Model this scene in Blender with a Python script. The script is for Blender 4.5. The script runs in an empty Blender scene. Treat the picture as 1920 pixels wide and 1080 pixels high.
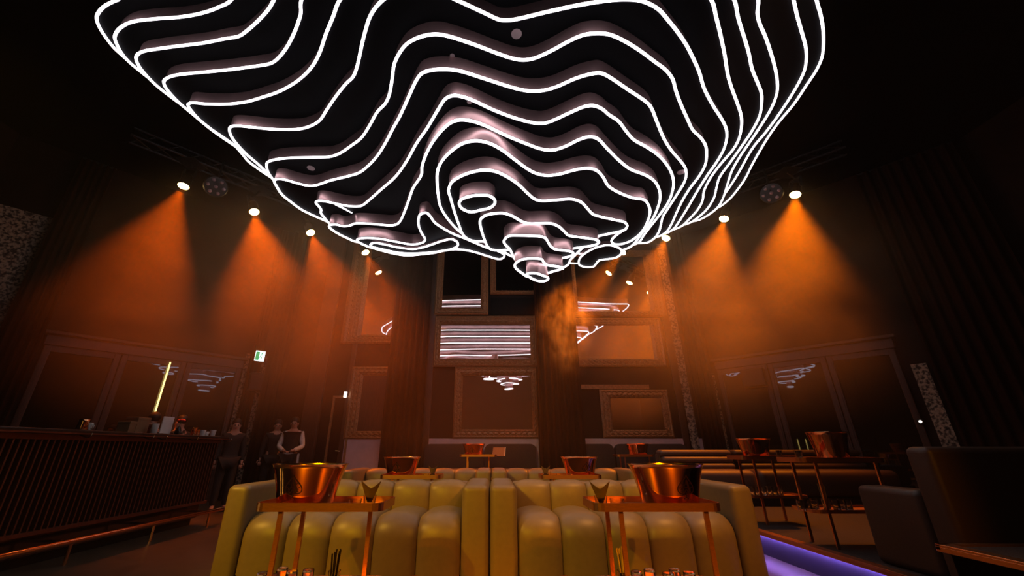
import bpy, bmesh, math, random
from mathutils import Vector, Matrix, Quaternion
from mathutils.geometry import tessellate_polygon
random.seed(7)
S = bpy.context.scene
COL = S.collection
PI = math.pi

# ------------------------------------------------------------------ camera
CAM_H, PITCH, CX, FPX = 1.05, math.radians(22.1), 925.0, 14.0 / 36.0 * 1920
cd = bpy.data.cameras.new('camera')
cd.lens, cd.sensor_width, cd.clip_start, cd.clip_end = 14.0, 36.0, 0.02, 100
cam = bpy.data.objects.new('camera', cd)
cam.location = (0, 0, CAM_H)
cd.shift_x = (960 - CX) / 1920
cam.rotation_euler = (PI / 2 + PITCH, 0, 0)
COL.objects.link(cam)
S.camera = cam
ROT = cam.rotation_euler.to_matrix()

# ------------------------------------------------------------------ world, exposure
S.view_settings.view_transform = 'Standard'
S.view_settings.look = 'None'
S.view_settings.exposure = 0.0
S.view_settings.gamma = 1.0
S.view_settings.use_curve_mapping = False
w = bpy.data.worlds.new('night')
S.world = w
w.use_nodes = True
w.node_tree.nodes['Background'].inputs[0].default_value = (0.02, 0.006, 0.004, 1)
w.node_tree.nodes['Background'].inputs[1].default_value = 0.0
cy = S.cycles
cy.use_denoising = True
cy.max_bounces = 6
cy.diffuse_bounces = 2
cy.glossy_bounces = 3
cy.transmission_bounces = 5
cy.volume_bounces = 1
cy.sample_clamp_indirect = 4.0
cy.volume_step_rate = 2.0
cy.volume_max_steps = 128
cy.use_adaptive_sampling = True
cy.adaptive_threshold = 0.03
cy.caustics_reflective = False
cy.caustics_refractive = False

LED_POWER = 3.0
HAZE = 0.001
BANK = 0.15
BEAM = 1350.0
AMBER = (1.0, 0.2, 0.0)
AMBER_L = (1.0, 0.14, 0.0)


def ray(px, py):
    return ROT @ Vector(((px - CX) / FPX, (540 - py) / FPX, -1))


def on_z(px, py, z):
    d = ray(px, py)
    return cam.location + d * ((z - CAM_H) / d.z)


def on_y(px, py, y):
    d = ray(px, py)
    return cam.location + d * (y / d.y)


def on_x(px, py, x):
    d = ray(px, py)
    return cam.location + d * (x / d.x)



def on_plane(px, py, P, n):
    d = ray(px, py)
    return cam.location + d * ((Vector(P) - cam.location).dot(Vector(n)) / d.dot(Vector(n)))

# ------------------------------------------------------------------ materials
def mat(name, col, rough=0.5, metal=0.0, var=0.15, scale=8.0, bump=0.0, spec=0.5, stretch=None, coat=0.0):
    m = bpy.data.materials.new(name)
    m.use_nodes = True
    nt = m.node_tree
    b = nt.nodes['Principled BSDF']
    b.inputs['Roughness'].default_value = rough
    b.inputs['Metallic'].default_value = metal
    b.inputs['Specular IOR Level'].default_value = spec
    b.inputs['Coat Weight'].default_value = coat
    tc = nt.nodes.new('ShaderNodeTexCoord')
    mp = nt.nodes.new('ShaderNodeMapping')
    if stretch:
        mp.inputs['Scale'].default_value = stretch
    n = nt.nodes.new('ShaderNodeTexNoise')
    n.inputs['Scale'].default_value = scale
    n.inputs['Detail'].default_value = 4
    r = nt.nodes.new('ShaderNodeValToRGB')
    r.color_ramp.elements[0].position = 0.3
    r.color_ramp.elements[1].position = 0.7
    r.color_ramp.elements[0].color = tuple(c * (1 - var) for c in col) + (1,)
    r.color_ramp.elements[1].color = tuple(min(1, c * (1 + var)) for c in col) + (1,)
    L = nt.links.new
    L(tc.outputs['Object'], mp.inputs[0])
    L(mp.outputs[0], n.inputs['Vector'])
    L(n.outputs['Fac'], r.inputs[0])
    L(r.outputs[0], b.inputs['Base Color'])
    if bump:
        bn = nt.nodes.new('ShaderNodeBump')
        bn.inputs['Strength'].default_value = bump
        bn.inputs['Distance'].default_value = 0.01
        L(n.outputs['Fac'], bn.inputs['Height'])
        L(bn.outputs[0], b.inputs['Normal'])
    return m


def emit(name, col, power):
    m = bpy.data.materials.new(name)
    m.use_nodes = True
    nt = m.node_tree
    nt.nodes.remove(nt.nodes['Principled BSDF'])
    e = nt.nodes.new('ShaderNodeEmission')
    e.inputs[0].default_value = (*col, 1)
    e.inputs[1].default_value = power
    nt.links.new(e.outputs[0], nt.nodes['Material Output'].inputs[0])
    return m


def glass(name, col=(1, 1, 1), rough=0.02, ior=1.45):
    m = bpy.data.materials.new(name)
    m.use_nodes = True
    b = m.node_tree.nodes['Principled BSDF']
    b.inputs['Base Color'].default_value = (*col, 1)
    b.inputs['Roughness'].default_value = rough
    b.inputs['Transmission Weight'].default_value = 1.0
    b.inputs['IOR'].default_value = ior
    return m


M = {
    'led': emit('white_led', (1.0, 0.93, 1.0), LED_POWER),
    'fascia': mat('rose_metal', (0.62, 0.38, 0.38), 0.33, 0.88, 0.2, 3),
    'plate': mat('black_soffit', (0.0016, 0.0018, 0.003), 0.6, 0, 0.2, 4, spec=0.08),
    'downlight': mat('frosted_disc', (0.5, 0.36, 0.38), 0.4),
    'wall': mat('dark_wall', (0.013, 0.0045, 0.0025), 0.7, 0, 0.25, 3, spec=0.2),
    'wall_tan': mat('tan_wall', (0.30, 0.17, 0.08), 0.7, 0, 0.2, 3),
    'ceiling': mat('black_ceiling', (0.003, 0.0015, 0.0012), 0.8, spec=0.1),
    'floor': mat('dark_floor', (0.06, 0.043, 0.028), 0.35, 0, 0.2, 5, 0.05),
    'carpet': mat('platform_carpet', (0.016, 0.009, 0.007), 0.85, 0, 0.4, 40, 0.3),
    'leather': mat('olive_leather', (0.2, 0.135, 0.062), 0.42, 0, 0.06, 22, 0.03),
    'leather_brown': mat('tan_leather', (0.05, 0.024, 0.014), 0.5, 0, 0.12, 60, 0.1),
    'leather_pink': mat('dusty_leather', (0.10, 0.062, 0.052), 0.5, 0, 0.1, 40, 0.05),
    'dark_fabric': mat('dark_fabric', (0.03, 0.024, 0.026), 0.8, 0, 0.2, 30, 0.1),
    'copper': mat('polished_copper', (0.88, 0.42, 0.2), 0.09, 1.0, 0.06, 6),
    'brushed': mat('brushed_copper', (0.74, 0.36, 0.19), 0.3, 1.0, 0.1, 30, 0.02, stretch=(1, 12, 12)),
    'copper_in': mat('bucket_lining', (0.85, 0.6, 0.5), 0.15, 1.0, 0.05),
    'engrave': mat('black_enamel', (0.02, 0.004, 0.002), 0.4),
    'gilt': mat('old_gilt', (0.34, 0.17, 0.075), 0.45, 0.3, 0.3, 30, 0.2),
    'mirror': mat('mirror_silver', (0.72, 0.66, 0.64), 0.015, 1.0, 0.02, 2),
    'smoked': mat('smoked_glass', (0.006, 0.005, 0.004), 0.02, 0, 0.1, 2, spec=1.0),
    'timber': mat('stained_timber', (0.06, 0.026, 0.017), 0.45, 0, 0.3, 6, 0.1, stretch=(8, 8, 1)),
    'velvet': mat('brown_velvet', (0.02, 0.007, 0.0045), 0.9, 0, 0.2, 12, spec=0.1),
    'black': mat('black_metal', (0.012, 0.011, 0.012), 0.4, 0.3),
    'bar_front': mat('lacquer_panel', (0.03, 0.008, 0.006), 0.12, 0, 0.2, 4, coat=0.5),
    'bar_top': mat('bar_stone', (0.018, 0.011, 0.01), 0.3, 0, 0.3, 12),
    'slat': mat('bronze_slat', (0.17, 0.055, 0.03), 0.4, 0.6, 0.15, 12),
    'napkin': mat('brown_paper', (0.11, 0.06, 0.035), 0.75, 0, 0.15, 30, 0.1),
    'straw_black': mat('black_plastic', (0.01, 0.008, 0.008), 0.35),
    'straw_tan': mat('paper_straw', (0.55, 0.38, 0.16), 0.7),
    'white': mat('white_matter', (0.7, 0.68, 0.66), 0.6, 0, 0.05),
    'riser': mat('grey_riser', (0.018, 0.018, 0.03), 0.5),
    'paint': mat('pale_dado_paint', (0.62, 0.46, 0.50), 0.6, 0, 0.06),
    'card': mat('brown_card', (0.22, 0.11, 0.05), 0.7, 0, 0.1),
    'red': mat('red_petal', (0.6, 0.03, 0.02), 0.6),
    'green': mat('leaf_green', (0.04, 0.12, 0.03), 0.6),
    'skin': mat('skin', (0.42, 0.24, 0.17), 0.55, 0, 0.05),
    'hair': mat('dark_hair', (0.01, 0.007, 0.005), 0.6),
    'shirt': mat('white_cotton', (0.6, 0.58, 0.56), 0.8, 0, 0.05, 40, 0.1),
    'vest': mat('dark_vest', (0.015, 0.012, 0.012), 0.8),
    'steel': mat('steel', (0.6, 0.6, 0.62), 0.22, 1.0, 0.05),
    'glass': glass('clear_glass'),
    'lamp': emit('amber_lens', (1.0, 0.60, 0.20), 30),
    'blue_led': emit('blue_led', (0.36, 0.20, 1.0), 130),
    'blue_dim': emit('blue_led_dim', (0.05, 0.06, 1.0), 4),
    'exit_white': emit('exit_white', (0.85, 1.0, 0.9), 2.0),
    'exit_green': emit('exit_green', (0.02, 0.5, 0.15), 1.0),
    'door_lamp': emit('door_lamp', (1.0, 0.85, 0.75), 2.5),
    'tube_yellow': emit('yellow_tube', (1.0, 0.72, 0.2), 3.0),
}


def stone_mat():
    m = bpy.data.materials.new('pebbled_stone')
    m.use_nodes = True
    nt = m.node_tree
    b = nt.nodes['Principled BSDF']
    b.inputs['Roughness'].default_value = 0.8
    tc = nt.nodes.new('ShaderNodeTexCoord')
    v = nt.nodes.new('ShaderNodeTexVoronoi')
    v.inputs['Scale'].default_value = 14
    n = nt.nodes.new('ShaderNodeTexNoise')
    n.inputs['Scale'].default_value = 22
    r = nt.nodes.new('ShaderNodeValToRGB')
    r.color_ramp.elements[0].color = (0.05, 0.04, 0.036, 1)
    r.color_ramp.elements[1].color = (0.42, 0.34, 0.26, 1)
    r.color_ramp.elements[0].position = 0.4
    r.color_ramp.elements[1].position = 0.58
    bp = nt.nodes.new('ShaderNodeBump')
    bp.inputs['Strength'].default_value = 0.6
    bp.inputs['Distance'].default_value = 0.03
    L = nt.links.new
    L(tc.outputs['Object'], v.inputs['Vector'])
    L(tc.outputs['Object'], n.inputs['Vector'])
    L(n.outputs['Fac'], r.inputs[0])
    L(r.outputs[0], b.inputs['Base Color'])
    L(v.outputs['Distance'], bp.inputs['Height'])
    L(bp.outputs[0], b.inputs['Normal'])
    return m


M['stone'] = stone_mat()


# ------------------------------------------------------------------ builders
class MB:
    def __init__(s):
        s.v, s.f = [], []

    def add(s, verts, faces):
        o = len(s.v)
        s.v += [tuple(p) for p in verts]
        s.f += [tuple(i + o for i in f) for f in faces]
        return s

    def box(s, c, d, rz=0.0):
        x, y, z = (k / 2 for k in d)
        P = [(-x, -y, -z), (x, -y, -z), (x, y, -z), (-x, y, -z), (-x, -y, z), (x, -y, z), (x, y, z), (-x, y, z)]
        ca, sa = math.cos(rz), math.sin(rz)
        P = [(c[0] + a * ca - b * sa, c[1] + a * sa + b * ca, c[2] + e) for a, b, e in P]
        return s.add(P, [(3, 2, 1, 0), (4, 5, 6, 7), (0, 1, 5, 4), (1, 2, 6, 5), (2, 3, 7, 6), (3, 0, 4, 7)])

    def span(s, x0, x1, y0, y1, z0, z1):
        return s.box(((x0 + x1) / 2, (y0 + y1) / 2, (z0 + z1) / 2), (x1 - x0, y1 - y0, z1 - z0))

    def bar(s, a, b, w, h=None):
        """square bar from a to b"""
        a, b = Vector(a), Vector(b)
        h = h or w
        d = (b - a).normalized()
        u = d.cross(Vector((0, 0, 1)))
        if u.length < 1e-3:
            u = Vector((1, 0, 0))
        u.normalize()
        v = d.cross(u)
        P = []
        for p in (a, b):
            for i, j in ((-1, -1), (1, -1), (1, 1), (-1, 1)):
                P.append(p + u * (i * w / 2) + v * (j * h / 2))
        return s.add(P, [(0, 1, 2, 3), (7, 6, 5, 4), (0, 4, 5, 1), (1, 5, 6, 2), (2, 6, 7, 3), (3, 7, 4, 0)])

    def tube(s, pts, r, n=8, closed=False):
        pts = [Vector(p) for p in pts]
        k = len(pts)
        rr = r if isinstance(r, (list, tuple)) else [r] * k
        V = []
        up = None
        for i in range(k):
            a = pts[i - 1] if (i > 0 or closed) else pts[0]
            b = pts[(i + 1) % k] if (i < k - 1 or closed) else pts[-1]
            d = (b - a)
            d = d.normalized() if d.length > 1e-9 else Vector((0, 0, 1))
            if up is None:
                up = Vector((0, 0, 1)) if abs(d.z) < 0.9 else Vector((1, 0, 0))
            u = d.cross(up)
            if u.length < 1e-4:
                u = d.cross(Vector((0, 1, 0)))
            u.normalize()
            v = u.cross(d)
            if not closed:
                up = v
            for j in range(n):
                t = 2 * PI * j / n
                V.append(pts[i] + u * (rr[i] * math.cos(t)) + v * (rr[i] * math.sin(t)))
        F = []
        for i in range(k if closed else k - 1):
            for j in range(n):
                a, b = i * n + j, i * n + (j + 1) % n
                c2, d2 = ((i + 1) % k) * n + (j + 1) % n, ((i + 1) % k) * n + j
                F.append((a, b, c2, d2))
        if not closed:
            F.append(tuple(range(n - 1, -1, -1)))
            F.append(tuple((k - 1) * n + j for j in range(n)))
        return s.add(V, F)

    def lathe(s, prof, n=24, c=(0, 0, 0), sx=1.0, sy=1.0, caps=True):
        V, F = [], []
        for r, z in prof:
            for j in range(n):
                t = 2 * PI * j / n
                V.append((c[0] + r * sx * math.cos(t), c[1] + r * sy * math.sin(t), c[2] + z))
        for i in range(len(prof) - 1):
            for j in range(n):
                a, b = i * n + j, i * n + (j + 1) % n
                F.append((a, b, b + n, a + n))
        if caps:
            F.append(tuple(range(n - 1, -1, -1)))
            F.append(tuple((len(prof) - 1) * n + j for j in range(n)))
        return s.add(V, F)

    def prism(s, poly, z0, z1):
        n = len(poly)
        V = [(p[0], p[1], z0) for p in poly] + [(p[0], p[1], z1) for p in poly]
        T = tessellate_polygon([[Vector((p[0], p[1], 0)) for p in poly]])
        F = [tuple(t) for t in T] + [tuple(i + n for i in reversed(t)) for t in T]
        F += [(i, (i + 1) % n, (i + 1) % n + n, i + n) for i in range(n)]
        return s.add(V, F)

    def grid(s, rows, close_u=False):
        m = len(rows[0])
        V = [p for r in rows for p in r]
        F = []
        for i in range(len(rows) - 1):
            for j in range(m if close_u else m - 1):
                k = (j + 1) % m
                F.append((i * m + j, i * m + k, (i + 1) * m + k, (i + 1) * m + j))
        return s.add(V, F)

    def ball(s, c, r, n=10, m=6, sq=(1, 1, 1)):
        rows = []
        for i in range(m + 1):
            a = -PI / 2 + PI * i / m
            rows.append([(c[0] + r * sq[0] * math.cos(a) * math.cos(2 * PI * j / n), c[1] + r * sq[1] * math.cos(a) * math.sin(2 * PI * j / n), c[2] + r * sq[2] * math.sin(a)) for j in range(n)])
        return s.grid(rows, True)

    def build(s, name, m, parent=None, smooth=False, bevel=0.0, seg=2, rel=False, merge=False):
        me = bpy.data.meshes.new(name)
        V = s.v
        if rel and parent is not None:
            o = parent.location
            V = [(a - o.x, b - o.y, c - o.z) for a, b, c in V]
        me.from_pydata(V, [], s.f)
        bm = bmesh.new()
        bm.from_mesh(me)
        if merge:
            bmesh.ops.remove_doubles(bm, verts=bm.verts, dist=1e-5)
        bmesh.ops.recalc_face_normals(bm, faces=bm.faces)
        if bevel:
            es = [e for e in bm.edges if len(e.link_faces) == 2 and e.calc_face_angle(0) > 0.5]
            bmesh.ops.bevel(bm, geom=es, offset=bevel, segments=seg, profile=0.5, affect='EDGES', clamp_overlap=True)
        bm.to_mesh(me)
        bm.free()
        if smooth:
            me.polygons.foreach_set('use_smooth', [True] * len(me.polygons))
            if smooth == 'angle':
                me.set_sharp_from_angle(angle=math.radians(40))
        me.materials.append(m)
        o = bpy.data.objects.new(name, me)
        COL.objects.link(o)
        if parent is not None:
            o.parent = parent
        return o


def tag(o, label=None, cat=None, group=None, kind=None):
    if label:
        o['label'] = label
    if cat:
        o['category'] = cat
    if group:
        o['group'] = group
    if kind:
        o['kind'] = kind
    return o


def thing(name, label, cat, loc=(0, 0, 0), rz=0.0, group=None):
    o = bpy.data.objects.new(name, None)
    o.empty_display_size = 0.1
    COL.objects.link(o)
    o.location = loc
    o.rotation_euler = (0, 0, rz)
    return tag(o, label, cat, group)


def copy_tree(o, parent=None):
    c = o.copy()
    COL.objects.link(c)
    c.parent = parent
    for ch in o.children:
        copy_tree(ch, c)
    return c


def dup(root, loc, rz=None, label=None, group=None):
    c = copy_tree(root)
    c.location = loc
    if rz is not None:
        c.rotation_euler = (0, 0, rz)
    if label:
        c['label'] = label
    if group:
        c['group'] = group
    return c


def struct(name, mb, m, **k):
    o = mb.build(name, m, **k)
    o['kind'] = 'structure'
    return o


def smooth_closed(P, sub=4):
    n, out = len(P), []
    for i in range(n):
        p0, p1, p2, p3 = (P[(i + k - 1) % n] for k in range(4))
        t = [0.0]
        for a, b in ((p0, p1), (p1, p2), (p2, p3)):
            t.append(t[-1] + max(1e-4, math.hypot(a[0] - b[0], a[1] - b[1])) ** 0.5)
        for k in range(sub):
            u = t[1] + (t[2] - t[1]) * k / sub
            q = []
            for c in (0, 1):
                A1 = (t[1] - u) / (t[1] - t[0]) * p0[c] + (u - t[0]) / (t[1] - t[0]) * p1[c]
                A2 = (t[2] - u) / (t[2] - t[1]) * p1[c] + (u - t[1]) / (t[2] - t[1]) * p2[c]
                A3 = (t[3] - u) / (t[3] - t[2]) * p2[c] + (u - t[2]) / (t[3] - t[2]) * p3[c]
                B1 = (t[2] - u) / (t[2] - t[0]) * A1 + (u - t[0]) / (t[2] - t[0]) * A2
                B2 = (t[3] - u) / (t[3] - t[1]) * A2 + (u - t[1]) / (t[3] - t[1]) * A3
                q.append((t[2] - u) / (t[2] - t[1]) * B1 + (u - t[1]) / (t[2] - t[1]) * B2)
            out.append(tuple(q))
    return out


# ------------------------------------------------------------------ lights
def spot_light(name, loc, target, power, col, size, blend, radius=0.06):
    ld = bpy.data.lights.new(name, 'SPOT')
    ld.energy, ld.color, ld.spot_size, ld.spot_blend, ld.shadow_soft_size = power, col, math.radians(size), blend, radius
    o = bpy.data.objects.new(name, ld)
    o.location = loc
    o.rotation_euler = (Vector(target) - Vector(loc)).to_track_quat('-Z', 'Y').to_euler()
    COL.objects.link(o)
    return o


# the two rigs behind the camera that light the booths (the room goes on behind us)
spot_light('unseen_spot', (-3.4, -3.3, 3.9), (-0.9, 3.6, 0.4), 800, (1.0, 0.58, 0.0), 36, 0.6)
spot_light('unseen_spot', (2.9, -3.3, 3.9), (1.0, 3.6, 0.4), 700, (1.0, 0.33, 0.0), 36, 0.6)

# and two high ones over the front of the booths
spot_light('unseen_spot', (-5.2, 0.8, 4.9), (-1.2, 4.5, 0.6), 1000, (1.0, 0.52, 0.06), 30, 0.7)
spot_light('unseen_spot', (3.0, 1.6, 6.3), (1.2, 4.6, 0.6), 900, (1.0, 0.40, 0.08), 32, 0.7)
for x in (-3.4, 3.2):  # added pair without known fixtures, brightens the floor that the buckets reflect
    spot_light('unseen_spot', (x, -4.0, 4.8), (x * 0.35, 1.4, 0.0), 2200, AMBER, 26, 0.8)

# ------------------------------------------------------------------ room shell
YB, ZC = 10.5, 7.0
LC, LD = Vector((-5.75, YB)), Vector((-0.68, -0.733)).normalized()
RC, RD = Vector((5.67, YB)), Vector((0.697, -0.717)).normalized()
LN, RN = Vector((-LD.y, LD.x)) * 1, Vector((RD.y, -RD.x)) * 1
if LN.dot(-LC) < 0:
    LN = -LN
if RN.dot(-RC) < 0:
    RN = -RN
LEND, REND = LC + LD * 5.7, RC + RD * 5.7


def wall(name, a, b, m=None, t=0.2):
    a, b = Vector(a), Vector(b)
    d = (b - a).normalized()
    n = Vector((-d.y, d.x))
    if n.dot(-(a + b) / 2) > 0:
        n = -n
    mb = MB()
    P = [a, b, b + n * t, a + n * t]
    mb.prism([(p.x, p.y) for p in P], -0.05, ZC + 0.1)
    return struct(name, mb, m or M['wall'])


struct('floor', MB().span(-10.5, 10.5, -6.5, 11, -0.2, 0), M['floor'])
struct('ceiling', MB().span(-10.5, 10.5, -6.5, 11, ZC, ZC + 0.2), M['ceiling'])
wall('wall_back', (LC.x, YB), (RC.x, YB))
wall('wall_back_left', LEND, LC)
wall('wall_back_right', RC, REND)
wall('wall_left', (LEND.x, -6.2), LEND)
wall('wall_right', REND, (REND.x, -6.2))
wall('wall_front', (REND.x, -6.2), (LEND.x, -6.2))

# ------------------------------------------------------------------ contour chandelier
DZ, ZTIP = 0.178, 3.25


def lz(k):
    return ZTIP + (16 - k) * DZ


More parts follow.
